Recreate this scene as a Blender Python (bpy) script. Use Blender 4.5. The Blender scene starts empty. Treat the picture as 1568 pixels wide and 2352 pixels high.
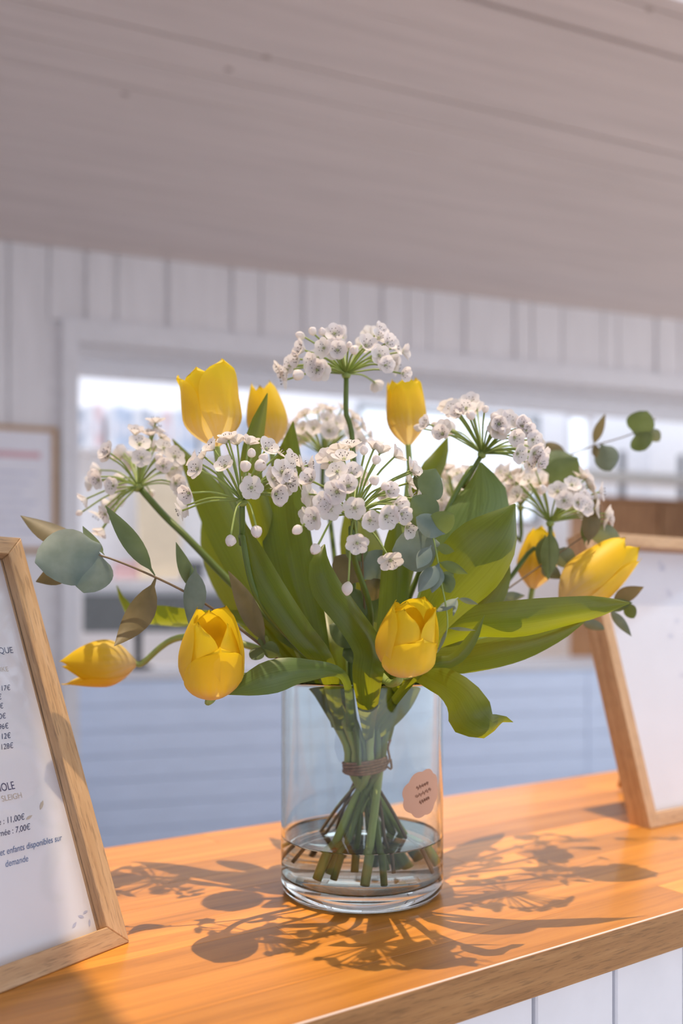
import bpy, bmesh, math, random
from mathutils import Vector, Matrix, Quaternion, Euler

random.seed(7)
scn = bpy.context.scene
COL = scn.collection
V = Vector
R = math.radians

# ------------------------------------------------------------------ camera, sky, sun, exposure
F = 2000.0            # focal length in photo pixels (1568 x 2352 frame)
CX, HY = 784.0, 1400.0  # principal column, horizon row
COUNTER_Z = 1.05
ZC = COUNTER_Z + 0.26
CAM = V((0, 0, ZC))

cam_d = bpy.data.cameras.new('camera')
cam = bpy.data.objects.new('camera', cam_d)
COL.objects.link(cam)
cam.location = CAM
cam.rotation_euler = (R(90), 0, 0)
cam_d.sensor_fit = 'AUTO'
cam_d.sensor_width = 36
cam_d.lens = F / 2352 * 36
cam_d.shift_y = (HY - 1176) / 2352
cam_d.clip_start = 0.02
cam_d.dof.use_dof = True
cam_d.dof.focus_distance = 0.69
cam_d.dof.aperture_fstop = 3.0
scn.camera = cam

world = bpy.data.worlds.new('sky')
scn.world = world
world.use_nodes = True
bg = world.node_tree.nodes['Background']
bg.inputs[0].default_value = (0.82, 0.90, 1.04, 1)
bg.inputs[1].default_value = 1.65

SUN_DIR = V((0.05, -0.02, -1.0)).normalized()
sun_d = bpy.data.lights.new('sun_offscreen', 'SUN')
sun_d.energy = 3.8
sun_d.angle = R(0.5)
sun_d.color = (1.0, 0.78, 0.52)
sun = bpy.data.objects.new('sun_offscreen', sun_d)
COL.objects.link(sun)
sun.location = (-0.3, 1.5, 5)
sun.rotation_euler = SUN_DIR.to_track_quat('-Z', 'Y').to_euler()

scn.view_settings.view_transform = 'Standard'
scn.view_settings.look = 'None'
scn.view_settings.exposure = 0.10
scn.view_settings.gamma = 1.0
scn.view_settings.use_curve_mapping = False
scn.cycles.use_denoising = True
scn.cycles.sample_clamp_indirect = 6.0
scn.cycles.use_adaptive_sampling = True
scn.cycles.adaptive_threshold = 0.05
scn.cycles.caustics_reflective = False
scn.cycles.max_bounces = 10
scn.cycles.diffuse_bounces = 4
scn.cycles.glossy_bounces = 4
scn.cycles.transmission_bounces = 10
scn.cycles.transparent_max_bounces = 16


# ------------------------------------------------------------------ helpers
def P(px, py, d):
    return V(((px - CX) / F * d, d, ZC - (py - HY) / F * d))


def new_obj(name, data, parent=None):
    o = bpy.data.objects.new(name, data)
    COL.objects.link(o)
    if parent is not None:
        o.parent = parent
    return o


def empty(name, loc=(0, 0, 0), rz=0.0):
    o = new_obj(name, None)
    o.empty_display_size = 0.02
    o.location = loc
    o.rotation_euler = (0, 0, rz)
    return o


def tag(o, label=None, cat=None, group=None, kind=None):
    if label: o['label'] = label
    if cat: o['category'] = cat
    if group: o['group'] = group
    if kind: o['kind'] = kind
    return o


def mesh(name, verts, faces, mat=None, smooth=True, uvs=None):
    me = bpy.data.meshes.new(name)
    me.from_pydata([tuple(v) for v in verts], [], faces)
    if uvs is not None:
        uv = me.uv_layers.new(name='UVMap')
        for l in me.loops:
            uv.data[l.index].uv = uvs[l.vertex_index]
    mats = mat if isinstance(mat, (list, tuple)) else [mat]
    for m in mats:
        if m: me.materials.append(m)
    if smooth:
        me.polygons.foreach_set('use_smooth', [True] * len(me.polygons))
    me.update()
    return me


def box_vf(x0, x1, y0, y1, z0, z1):
    v = [(x, y, z) for z in (z0, z1) for y in (y0, y1) for x in (x0, x1)]
    f = [(0, 2, 3, 1), (4, 5, 7, 6), (0, 1, 5, 4), (2, 6, 7, 3), (0, 4, 6, 2), (1, 3, 7, 5)]
    return v, f


def box(name, x0, x1, y0, y1, z0, z1, mat, parent=None, bevel=0.0, seg=2):
    v, f = box_vf(x0, x1, y0, y1, z0, z1)
    me = mesh(name, v, f, mat, smooth=False)
    if bevel > 0:
        bm = bmesh.new(); bm.from_mesh(me)
        bmesh.ops.bevel(bm, geom=list(bm.edges), offset=bevel, segments=seg, affect='EDGES', profile=0.5)
        bm.to_mesh(me); bm.free()
    return new_obj(name, me, parent)


def boxes(name, lst, mat, parent=None):
    vs, fs = [], []
    for b in lst:
        v, f = box_vf(*b)
        n = len(vs)
        vs += v
        fs += [tuple(i + n for i in q) for q in f]
    return new_obj(name, mesh(name, vs, fs, mat, smooth=False), parent)


def lathe(prof, seg=64, closed=False):
    vs, fs = [], []
    n = len(prof)
    for i in range(seg):
        a = 2 * math.pi * i / seg
        for r, z in prof:
            vs.append((r * math.cos(a), r * math.sin(a), z))
    m = n if closed else n - 1
    for i in range(seg):
        j = (i + 1) % seg
        for k in range(m):
            k2 = (k + 1) % n
            fs.append((i * n + k, j * n + k, j * n + k2, i * n + k2))
    return vs, fs


def catmull(pts, n):
    """pts: list of tuples (any dimension) -> n samples, roughly uniform in arc length."""
    pts = [list(p) for p in pts]
    ext = [[2 * a - b for a, b in zip(pts[0], pts[1])]] + pts + [[2 * a - b for a, b in zip(pts[-1], pts[-2])]]
    dense = []
    for i in range(1, len(ext) - 2):
        p0, p1, p2, p3 = ext[i - 1:i + 3]
        for k in range(16):
            t = k / 16
            dense.append([0.5 * (2 * b + (c - a) * t + (2 * a - 5 * b + 4 * c - d) * t * t + (3 * b - a - 3 * c + d) * t ** 3)
                          for a, b, c, d in zip(p0, p1, p2, p3)])
    dense.append(pts[-1])
    ln = [0.0]
    for a, b in zip(dense, dense[1:]):
        ln.append(ln[-1] + math.dist(a[:3], b[:3]))
    out, j = [], 0
    for k in range(n):
        s = ln[-1] * k / (n - 1)
        while j < len(ln) - 2 and ln[j + 1] < s:
            j += 1
        q = (s - ln[j]) / max(1e-9, ln[j + 1] - ln[j])
        out.append([a + (b - a) * q for a, b in zip(dense[j], dense[j + 1])])
    return out


def tube_mesh(name, pts, radii, mat, seg=8):
    vs, fs = [], []
    pts = [V(p[:3]) for p in pts]
    n = len(pts)
    T = (pts[1] - pts[0]).normalized()
    side = T.orthogonal().normalized()
    for i, p in enumerate(pts):
        T2 = (pts[min(i + 1, n - 1)] - pts[max(i - 1, 0)]).normalized()
        side = (side - T2 * side.dot(T2)).normalized()
        up = T2.cross(side)
        r = radii[i] if isinstance(radii, (list, tuple)) else radii
        for k in range(seg):
            a = 2 * math.pi * k / seg
            vs.append(p + side * (r * math.cos(a)) + up * (r * math.sin(a)))
    for i in range(n - 1):
        for k in range(seg):
            k2 = (k + 1) % seg
            fs.append((i * seg + k, i * seg + k2, (i + 1) * seg + k2, (i + 1) * seg + k))
    fs.append(tuple(range(seg - 1, -1, -1)))
    fs.append(tuple((n - 1) * seg + k for k in range(seg)))
    uvs = [(k / seg, i / n) for i in range(n) for k in range(seg)]
    return mesh(name, vs, fs, mat, uvs=uvs)


# ------------------------------------------------------------------ materials
def nodes_of(name):
    m = bpy.data.materials.new(name)
    m.use_nodes = True
    nt = m.node_tree
    b = nt.nodes['Principled BSDF']
    return m, nt, b


def ramp(nt, stops, fac):
    r = nt.nodes.new('ShaderNodeValToRGB')
    el = r.color_ramp.elements
    while len(el) < len(stops): el.new(0.5)
    for e, (p, c) in zip(el, stops):
        e.position = p
        e.color = (*c, 1)
    nt.links.new(fac, r.inputs[0])
    return r.outputs[0]


def noise(nt, scale, vec=None, detail=4, rough=0.5, mapping=None, coord='Object'):
    n = nt.nodes.new('ShaderNodeTexNoise')
    n.inputs['Scale'].default_value = scale
    n.inputs['Detail'].default_value = detail
    n.inputs['Roughness'].default_value = rough
    tc = nt.nodes.new('ShaderNodeTexCoord')
    mp = nt.nodes.new('ShaderNodeMapping')
    mp.inputs['Scale'].default_value = mapping or (1, 1, 1)
    nt.links.new(tc.outputs[coord], mp.inputs[0])
    nt.links.new(mp.outputs[0], n.inputs['Vector'])
    return n.outputs['Fac']


def plain(name, col, rough=0.5, var=0.06, scale=20, spec=0.5, metal=0.0, mapping=None, bump=0.0):
    m, nt, b = nodes_of(name)
    f = noise(nt, scale, mapping=mapping)
    lo = tuple(max(0, c * (1 - var)) for c in col)
    hi = tuple(min(1, c * (1 + var)) for c in col)
    nt.links.new(ramp(nt, [(0.3, lo), (0.7, hi)], f), b.inputs['Base Color'])
    b.inputs['Roughness'].default_value = rough
    b.inputs['Metallic'].default_value = metal
    b.inputs['Specular IOR Level'].default_value = spec
    if bump:
        bp = nt.nodes.new('ShaderNodeBump')
        bp.inputs['Strength'].default_value = bump
        bp.inputs['Distance'].default_value = 0.001
        nt.links.new(f, bp.inputs['Height'])
        nt.links.new(bp.outputs[0], b.inputs['Normal'])
    return m


def wood(name, dark, mid, light, rough=0.35, mapping=(1.2, 22, 22), scale=5, rnd=0.25, coat=0.0, pores=0.0):
    m, nt, b = nodes_of(name)
    tc = nt.nodes.new('ShaderNodeTexCoord')
    oi = nt.nodes.new('ShaderNodeObjectInfo')
    add = nt.nodes.new('ShaderNodeVectorMath'); add.operation = 'ADD'
    cmb = nt.nodes.new('ShaderNodeCombineXYZ')
    mul = nt.nodes.new('ShaderNodeMath'); mul.operation = 'MULTIPLY'
    mul.inputs[1].default_value = 7.3
    nt.links.new(oi.outputs['Random'], mul.inputs[0])
    for k in range(3): nt.links.new(mul.outputs[0], cmb.inputs[k])
    nt.links.new(tc.outputs['Object'], add.inputs[0])
    nt.links.new(cmb.outputs[0], add.inputs[1])
    mp = nt.nodes.new('ShaderNodeMapping')
    mp.inputs['Scale'].default_value = mapping
    nt.links.new(add.outputs[0], mp.inputs[0])
    n = nt.nodes.new('ShaderNodeTexNoise')
    n.inputs['Scale'].default_value = scale
    n.inputs['Detail'].default_value = 8
    n.inputs['Roughness'].default_value = 0.62
    n.inputs['Distortion'].default_value = 0.35
    nt.links.new(mp.outputs[0], n.inputs['Vector'])
    col = ramp(nt, [(0.25, dark), (0.5, mid), (0.75, light)], n.outputs['Fac'])
    # per-piece tone
    hsv = nt.nodes.new('ShaderNodeHueSaturation')
    mr = nt.nodes.new('ShaderNodeMapRange')
    mr.inputs['To Min'].default_value = 1 - rnd
    mr.inputs['To Max'].default_value = 1 + rnd * 0.6
    nt.links.new(oi.outputs['Random'], mr.inputs['Value'])
    nt.links.new(mr.outputs[0], hsv.inputs['Value'])
    nt.links.new(col, hsv.inputs['Color'])
    out = hsv.outputs[0]
    if pores:
        n2 = nt.nodes.new('ShaderNodeTexNoise')
        n2.inputs['Scale'].default_value = scale * 6
        n2.inputs['Detail'].default_value = 3
        nt.links.new(mp.outputs[0], n2.inputs['Vector'])
        pr = ramp(nt, [(0.36, (1 - pores,) * 3), (0.46, (1, 1, 1))], n2.outputs['Fac'])
        mx = nt.nodes.new('ShaderNodeMixRGB'); mx.blend_type = 'MULTIPLY'
        mx.inputs[0].default_value = 1
        nt.links.new(out, mx.inputs[1]); nt.links.new(pr, mx.inputs[2])
        out = mx.outputs[0]
    nt.links.new(out, b.inputs['Base Color'])
    b.inputs['Roughness'].default_value = rough
    b.inputs['Coat Weight'].default_value = coat
    b.inputs['Coat Roughness'].default_value = 0.12
    return m


def leafy(name, dark, light, trans, tw=0.4, rough=0.4, stripes=26.0, mottled=False, var=None):
    """thin plant tissue: Principled face plus light coming through"""
    m, nt, b = nodes_of(name)
    out = nt.nodes['Material Output']
    if mottled:
        f = noise(nt, 60, detail=5)
    else:
        f = noise(nt, 1.0, detail=3, mapping=(stripes, 1.2, 1), coord='UV')
    g = noise(nt, 14, detail=2)
    col = ramp(nt, [(0.3, dark), (0.72, light)], f)
    mx = nt.nodes.new('ShaderNodeMixRGB'); mx.blend_type = 'MULTIPLY'
    mx.inputs[0].default_value = 1
    nt.links.new(col, mx.inputs[1])
    nt.links.new(ramp(nt, [(0.3, (0.78, 0.8, 0.85)), (0.7, (1.1, 1.08, 1.0))], g), mx.inputs[2])
    nt.links.new(mx.outputs[0], b.inputs['Base Color'])
    b.inputs['Roughness'].default_value = rough
    b.inputs['Specular IOR Level'].default_value = 0.45
    tr = nt.nodes.new('ShaderNodeBsdfTranslucent')
    tr.inputs[0].default_value = (*trans, 1)
    ms = nt.nodes.new('ShaderNodeMixShader')
    ms.inputs[0].default_value = tw
    nt.links.new(b.outputs[0], ms.inputs[1])
    nt.links.new(tr.outputs[0], ms.inputs[2])
    nt.links.new(ms.outputs[0], out.inputs[0])
    return m


def petal_mat(name, base, mid, tip, trans_b, trans_t, tw=0.45, rough=0.45):
    """petal: colour runs from the pale foot to the tip along the UV length"""
    m, nt, b = nodes_of(name)
    out = nt.nodes['Material Output']
    tc = nt.nodes.new('ShaderNodeTexCoord')
    sep = nt.nodes.new('ShaderNodeSeparateXYZ')
    nt.links.new(tc.outputs['UV'], sep.inputs[0])
    f = noise(nt, 1.0, detail=3, mapping=(14, 1.0, 1), coord='UV')
    ad = nt.nodes.new('ShaderNodeMath'); ad.operation = 'MULTIPLY_ADD'
    ad.inputs[1].default_value = 0.35
    nt.links.new(f, ad.inputs[0]); 
    sb = nt.nodes.new('ShaderNodeMath'); sb.operation = 'SUBTRACT'
    sb.inputs[1].default_value = 0.17
    nt.links.new(sep.outputs[1], sb.inputs[0])
    nt.links.new(sb.outputs[0], ad.inputs[2])
    col = ramp(nt, [(0.02, base), (0.38, mid), (0.9, tip)], ad.outputs[0])
    nt.links.new(col, b.inputs['Base Color'])
    b.inputs['Roughness'].default_value = rough
    b.inputs['Specular IOR Level'].default_value = 0.3
    tr = nt.nodes.new('ShaderNodeBsdfTranslucent')
    tcx = ramp(nt, [(0.0, trans_b), (0.5, trans_t)], ad.outputs[0])
    nt.links.new(tcx, tr.inputs[0])
    ms = nt.nodes.new('ShaderNodeMixShader')
    ms.inputs[0].default_value = tw
    nt.links.new(b.outputs[0], ms.inputs[1])
    nt.links.new(tr.outputs[0], ms.inputs[2])
    nt.links.new(ms.outputs[0], out.inputs[0])
    return m


def glass_mat(name, col, ior, rough=0.0):
    m, nt, b = nodes_of(name)
    out = nt.nodes['Material Output']
    g = nt.nodes.new('ShaderNodeBsdfGlass')
    g.inputs['Color'].default_value = (*col, 1)
    g.inputs['IOR'].default_value = ior
    g.inputs['Roughness'].default_value = rough
    nt.nodes.remove(b)
    nt.links.new(g.outputs[0], out.inputs[0])
    return m


def pane_mat(name, tint=(1, 1, 1), gloss=1.0, rough=0.02):
    """thin flat pane: clear with a Fresnel reflection"""
    m, nt, b = nodes_of(name)
    out = nt.nodes['Material Output']
    nt.nodes.remove(b)
    t = nt.nodes.new('ShaderNodeBsdfTransparent')
    t.inputs[0].default_value = (*tint, 1)
    g = nt.nodes.new('ShaderNodeBsdfGlossy')
    g.inputs['Roughness'].default_value = rough
    lw = nt.nodes.new('ShaderNodeLayerWeight')
    lw.inputs['Blend'].default_value = 0.5
    pw = nt.nodes.new('ShaderNodeMath'); pw.operation = 'POWER'
    pw.inputs[1].default_value = 5.0
    nt.links.new(lw.outputs['Facing'], pw.inputs[0])
    mu = nt.nodes.new('ShaderNodeMath'); mu.operation = 'MULTIPLY_ADD'
    mu.inputs[1].default_value = 0.9 * gloss
    mu.inputs[2].default_value = 0.04 * gloss
    nt.links.new(pw.outputs[0], mu.inputs[0])
    ms = nt.nodes.new('ShaderNodeMixShader')
    nt.links.new(mu.outputs[0], ms.inputs[0])
    nt.links.new(t.outputs[0], ms.inputs[1])
    nt.links.new(g.outputs[0], ms.inputs[2])
    nt.links.new(ms.outputs[0], out.inputs[0])
    return m


M = {}
M['wall'] = plain('white_painted_board', (0.78, 0.76, 0.78), 0.55, 0.05, 4, mapping=(6, 6, 0.6))
M['groove'] = plain('board_groove', (0.78, 0.76, 0.78), 0.8)
M['ceiling'] = plain('whitewashed_ceiling_board', (0.68, 0.59, 0.56), 0.6, 0.07, 3, mapping=(0.5, 9, 9))
M['ceiling_gap'] = plain('ceiling_gap', (0.68, 0.59, 0.56), 0.8)
M['knot'] = plain('knot', (0.36, 0.29, 0.26), 0.7)
M['trim'] = plain('white_trim_paint', (0.76, 0.75, 0.78), 0.45, 0.03)
M['soffit'] = plain('white_lintel_paint', (0.76, 0.75, 0.78), 0.45, 0.03)
M['floor'] = plain('pale_floor', (0.55, 0.52, 0.50), 0.5, 0.08, 3)
M['office_wall'] = plain('office_wall_paint', (0.90, 0.90, 0.93), 0.6, 0.03)
M['desk_board'] = plain('pale_blue_grey_board', (0.68, 0.77, 0.94), 0.4, 0.04, 5, mapping=(1, 8, 8))
M['counter'] = wood('oiled_counter_wood', (0.40, 0.155, 0.020), (0.68, 0.27, 0.042), (0.84, 0.37, 0.07), 0.36,
                    (1.0, 18, 18), 4, 0.36, 0.15)
M['counter_edge'] = plain('pale_edge_strip', (0.72, 0.60, 0.55), 0.3)
M['counter_side'] = wood('counter_side_wood', (0.28, 0.125, 0.035), (0.42, 0.20, 0.065), (0.52, 0.27, 0.10), 0.45,
                         (1.6, 10, 26), 6, 0.05, 0.0, 0.3)
M['panel'] = plain('white_counter_board', (0.90, 0.91, 0.97), 0.4, 0.03)
M['oak'] = wood('pale_oak', (0.42, 0.24, 0.11), (0.56, 0.35, 0.18), (0.66, 0.45, 0.27), 0.45, (1.5, 20, 20), 7, 0.06, 0.0, 0.28)
M['oak_v'] = wood('pale_oak_upright', (0.42, 0.24, 0.11), (0.56, 0.35, 0.18), (0.66, 0.45, 0.27), 0.45, (20, 20, 1.5), 7, 0.06, 0.0, 0.28)
M['paper'] = plain('white_paper', (0.83, 0.82, 0.88), 0.6, 0.02)
M['navy'] = plain('navy_ink', (0.05, 0.065, 0.16), 0.6)
M['blue'] = plain('blue_ink', (0.10, 0.17, 0.36), 0.6)
M['tan'] = plain('tan_ink', (0.58, 0.50, 0.42), 0.6)
M['faint'] = plain('faint_ink', (0.52, 0.54, 0.70), 0.6)
M['pink'] = plain('pink_ink', (0.70, 0.42, 0.46), 0.6)
M['pane'] = pane_mat('frame_glass', gloss=1.0)
M['winpane'] = pane_mat('window_glass', gloss=0.6)
M['glass'] = glass_mat('vase_glass', (0.975, 0.995, 0.985), 1.45)
M['water'] = glass_mat('water', (0.985, 0.995, 0.985), 1.333)
M['twine'] = plain('brown_twine', (0.30, 0.16, 0.09), 0.85, 0.3, 300, bump=0.6)
M['sticker'] = plain('pink_brown_sticker', (0.62, 0.36, 0.25), 0.6, 0.04)
M['sticker_ink'] = plain('sticker_ink', (0.42, 0.22, 0.15), 0.6)
M['stem'] = leafy('green_stem', (0.09, 0.15, 0.03), (0.20, 0.28, 0.06), (0.35, 0.45, 0.05), 0.15, 0.4, 4)
M['stem_pale'] = leafy('pale_green_stem', (0.30, 0.42, 0.10), (0.52, 0.62, 0.22), (0.45, 0.6, 0.10), 0.2, 0.4, 4)
M['stem_brown'] = leafy('brown_twig', (0.12, 0.085, 0.05), (0.28, 0.19, 0.10), (0.3, 0.2, 0.08), 0.05, 0.5, 4)
M['leaf'] = leafy('tulip_leaf', (0.035, 0.085, 0.014), (0.10, 0.18, 0.03), (0.50, 0.52, 0.012), 0.39, 0.34)
M['leaf_blue'] = leafy('tulip_leaf_blue', (0.07, 0.15, 0.055), (0.16, 0.26, 0.10), (0.38, 0.48, 0.03), 0.32, 0.36)
M['petal'] = petal_mat('yellow_petal', (0.90, 0.74, 0.45), (0.92, 0.67, 0.07), (0.93, 0.67, 0.02),
                       (0.9, 0.78, 0.42), (0.95, 0.74, 0.03), 0.4)
M['floret'] = petal_mat('white_floret', (0.82, 0.86, 0.74), (0.90, 0.88, 0.90), (0.92, 0.89, 0.91),
                        (0.88, 0.80, 0.70), (0.94, 0.86, 0.82), 0.4, 0.5)
M['anther'] = plain('dark_anther', (0.06, 0.045, 0.03), 0.7)
M['ovary'] = plain('green_ovary', (0.45, 0.50, 0.24), 0.5)
M['eu'] = leafy('eucalyptus_blue', (0.13, 0.20, 0.19), (0.24, 0.32, 0.31), (0.34, 0.34, 0.10), 0.25, 0.55, mottled=True)
M['eu_g'] = leafy('eucalyptus_green', (0.075, 0.125, 0.06), (0.15, 0.21, 0.11), (0.30, 0.36, 0.05), 0.28, 0.5, mottled=True)
M['eu_b'] = leafy('eucalyptus_brown', (0.10, 0.095, 0.05), (0.19, 0.16, 0.085), (0.42, 0.30, 0.08), 0.28, 0.5, mottled=True)
M['monitor'] = plain('grey_screen_back', (0.17, 0.18, 0.18), 0.5)
M['monitor_top'] = plain('grey_light', (0.50, 0.52, 0.55), 0.5)
M['black'] = plain('black_plastic', (0.02, 0.022, 0.025), 0.4)
M['chrome'] = plain('bright_steel', (0.80, 0.82, 0.78), 0.18, metal=1.0)
M['brown'] = wood('brown_cabinet_wood', (0.22, 0.10, 0.04), (0.40, 0.20, 0.085), (0.52, 0.29, 0.14), 0.5, (8, 8, 2), 3, 0.1)
M['cream'] = plain('cream_card', (0.80, 0.68, 0.50), 0.6)
M['rail_white'] = plain('glossy_white_rail', (0.9, 0.92, 0.88), 0.3)
M['winframe'] = plain('grey_window_frame', (0.35, 0.37, 0.40), 0.4)

# ------------------------------------------------------------------ room axes
A_COUNTER = R(33.0)     # counter runs along local x
A_WALL = R(17.2)        # back wall runs along local x
A_CEIL = R(21.0)        # ceiling boards run along local x
CEIL_H = 1.70           # ceiling above the camera
CEIL_Z = ZC + CEIL_H
WALL_M = 4.5 * math.cos(A_WALL)


def on_plane(px, py, ang, m):
    """pixel ray met with the upright plane local y = m of axes turned by ang -> (local x, z)"""
    dx, dz = (px - CX) / F, -(py - HY) / F
    n = V((-math.sin(ang), math.cos(ang)))
    u = V((math.cos(ang), math.sin(ang)))
    t = m / (n.x * dx + n.y)
    return u.x * dx * t + u.y * t, ZC + dz * t


def wl(px, py, m=None):
    return on_plane(px, py, A_WALL, WALL_M if m is None else m)


# ------------------------------------------------------------------ floor and ceiling
fl = box('floor', -9, 9, -6, 14, -0.1, 0.0, M['floor'])
tag(fl, 'pale floor of the room', None, None, 'structure')

# the ceiling is open to the sky in a long skylight above the counter
ceil = boxes('ceiling', [(-5.5, 5.5, 1.93, WALL_M + 1.2, CEIL_Z + 0.02, CEIL_Z + 0.08),
                         (-5.5, 5.5, -5.0, 0.0, CEIL_Z, CEIL_Z + 0.08)], M['ceiling_gap'])  # second slab is out of view, added to dim sky light near the camera
ceil.rotation_euler = (0, 0, A_CEIL)
shade_slab = box('unseen_shade_slab', -6, 0.12, 0.0, 2.2, CEIL_Z + 0.03, CEIL_Z + 0.11, M['ceiling_gap'])  # unseen slab added to keep the sun off the left frame
shade_slab.rotation_euler = (0, 0, A_COUNTER)
tag(shade_slab, 'unseen slab added above the counter to shade the price frame', None, None, 'structure')
tag(ceil, 'ceiling of whitewashed boards with a skylight over the counter', None, None, 'structure')
k = CEIL_H / 1.15
seams = [1.93, 1.342 * k, 1.445 * k]
while seams[-1] < 5.6:
    seams.append(seams[-1] + 0.1025 * k)
gapw = {2: 0.014, 5: 0.008, 6: 0.005, 1: 0.006, 7: 0.005}
for i in range(len(seams) - 1):
    g0 = gapw.get(i, 0.0015) / 2
    g1 = gapw.get(i + 1, 0.0015) / 2
    dz = random.uniform(0, 0.0015)
    bd = box('ceiling_board', -5.5, 5.5, seams[i] + g0, seams[i + 1] - g1, CEIL_Z + dz, CEIL_Z + 0.0205, M['ceiling'], ceil)
kn_me = mesh('knot', *lathe([(0.0, -0.0006), (0.008, -0.0005), (0.011, 0.002)], 14), M['knot'])
for px, py in ((287, 217), (525, 160), (612, 132), (1492, 21)):
    d = CEIL_H * F / (HY - py)
    w = Matrix.Rotation(-A_CEIL, 4, 'Z') @ V(((px - CX) / F * d, d, 0))
    o = new_obj('knot', kn_me, ceil)
    o.location = (w.x, w.y, CEIL_Z - 0.0002)
    o.scale = (1.4, 0.9, 1)

# ------------------------------------------------------------------ back wall with its wide opening
xL, _ = wl(181, 900)                      # left side of the opening
xR = wl(1568, 900)[0] + 0.9               # right side, out of the picture
_, zT = wl(784, 836)                      # underside of the casing
wall = boxes('wall_back', [(-6, xL - 0.03, WALL_M + 0.016, WALL_M + 0.12, 0, CEIL_Z + 0.02),
                           (xL - 0.03, xR, WALL_M + 0.016, WALL_M + 0.12, zT + 0.02, CEIL_Z + 0.02),
                           (xR, xR + 2.5, WALL_M + 0.016, WALL_M + 0.12, 0, CEIL_Z + 0.02)], M['groove'])
wall.rotation_euler = (0, 0, A_WALL)
tag(wall, 'white painted board wall above the wide opening', None, None, 'structure')
sx = [wl(p, 700)[0] for p in (-420, -330, -240, -150, -60, 20, 112, 195, 268, 383, 530, 600, 695, 790, 875, 935, 985, 1065, 1180, 1222, 1290,
                               1385, 1420, 1505, 1560, 1640, 1720, 1800, 1900, 2000)]
wide = {7, 9, 10, 12, 14, 17, 18, 23}
for i in range(len(sx) - 1):
    a = sx[i] + (0.011 if i in wide else 0.004)
    b = sx[i + 1] - (0.011 if i + 1 in wide else 0.004)
    lo = 0.0 if sx[i + 1] <= xL + 0.02 else zT + 0.09
    dz = random.uniform(0, 0.003)
    if lo == 0.0:
        b = min(b, xL - 0.03)
    box('wall_board', a, b, WALL_M - 0.002 + dz, WALL_M + 0.0165, lo, CEIL_Z - 0.0, M['wall'], wall)
# casing round the opening
boxes('casing', [(xL - 0.075, xL, WALL_M - 0.022, WALL_M + 0.016, 0, zT + 0.10),
                 (xL, xR, WALL_M - 0.022, WALL_M + 0.016, zT, zT + 0.10),
                 (xL - 0.03, xL, WALL_M + 0.016, WALL_M + 0.16, 0, zT + 0.02)], M['trim'], wall)
# set-back lintel below the casing
_, zLn = wl(784, 911, WALL_M + 0.3)
boxes('lintel', [(xL - 0.02, xR, WALL_M + 0.121, WALL_M + 0.30, zT + 0.0, zT + 0.20),
                 (xL - 0.02, xR, WALL_M + 0.26, WALL_M + 0.30, zLn, zT)], M['soffit'], wall)

shade_wall = box('shade_wall_left', -1.8, -1.7, -4.0, WALL_M - 0.01, 0, CEIL_Z - 0.005, M['wall'])  # out of view, added to block sky light from the left
shade_wall.rotation_euler = (0, 0, A_WALL)
tag(shade_wall, 'unseen white side wall added to darken the left of the room', None, None, 'structure')

# framed notice hanging on the back wall
xa, zb = wl(132, 1271)
_, za = wl(132, 985)
W0 = xa - 0.46
fr = empty('picture_frame', (0, 0, 0), A_WALL)
tag(fr, 'thin pale wood frame with a white notice hung on the white wall', 'picture frame')
y0 = WALL_M - 0.030
yb = WALL_M - 0.0025
for nm, b in (('top_rail', (W0, xa, y0, yb, za - 0.022, za)), ('bottom_rail', (W0, xa, y0, yb, zb, zb + 0.022)),
              ('side_rail', (xa - 0.022, xa, y0, yb, zb + 0.022, za - 0.022)), ('side_rail', (W0, W0 + 0.022, y0, yb, zb + 0.022, za - 0.022))):
    box(nm, *b, M['oak'], fr, 0.002)
box('notice_sheet', W0 + 0.022, xa - 0.022, y0 + 0.012, y0 + 0.014, zb + 0.022, za - 0.022, M['paper'], fr)
zp = wl(60, 1046)[1]
box('pink_heading', W0 + 0.06, xa - 0.075, y0 + 0.011, y0 + 0.0122, zp - 0.014, zp + 0.014, M['pink'], fr)
for q in range(7):
    box('text_line', W0 + 0.06, xa - 0.09 - 0.03 * (q % 3), y0 + 0.011, y0 + 0.0122, zp - 0.09 - q * 0.045, zp - 0.082 - q * 0.045, M['faint'], fr)

# ------------------------------------------------------------------ office behind the opening
BM = WALL_M + 2.9       # its back wall
xC, _ = wl(1490, 1000, BM)
holes = []
for (p0, p1, q0, q1) in ((822, 1238, 925, 1190), (1300, 1364, 947, 1085)):
    a, zt = wl(p0, q0, BM); b, _ = wl(p1, q0, BM); _, zbm = wl(p0, q1, BM)
    holes.append((a, b, zbm, zt))
(h1a, h1b, h1z0, h1z1), (h2a, h2b, h2z0, h2z1) = holes
OT = CEIL_Z + 0.3
ob = boxes('wall_office', [(-5, h1a, BM, BM + 0.15, 0, OT), (h1a, h1b, BM, BM + 0.15, 0, h1z0), (h1a, h1b, BM, BM + 0.15, h1z1, OT),
                           (h1b, h2a, BM, BM + 0.15, 0, OT), (h2a, h2b, BM, BM + 0.15, 0, h2z0), (h2a, h2b, BM, BM + 0.15, h2z1, OT),
                           (h2b, xC + 0.15, BM, BM + 0.15, 0, OT)], M['office_wall'])
ob.rotation_euler = (0, 0, A_WALL)
tag(ob, 'white wall of the office behind the opening', None, None, 'structure')
orr = box('wall_right', xC, xC + 0.12, WALL_M + 0.35, BM, 0, OT, M['office_wall'])
orr.rotation_euler = (0, 0, A_WALL)
tag(orr, 'side wall of the office', None, None, 'structure')
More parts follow.
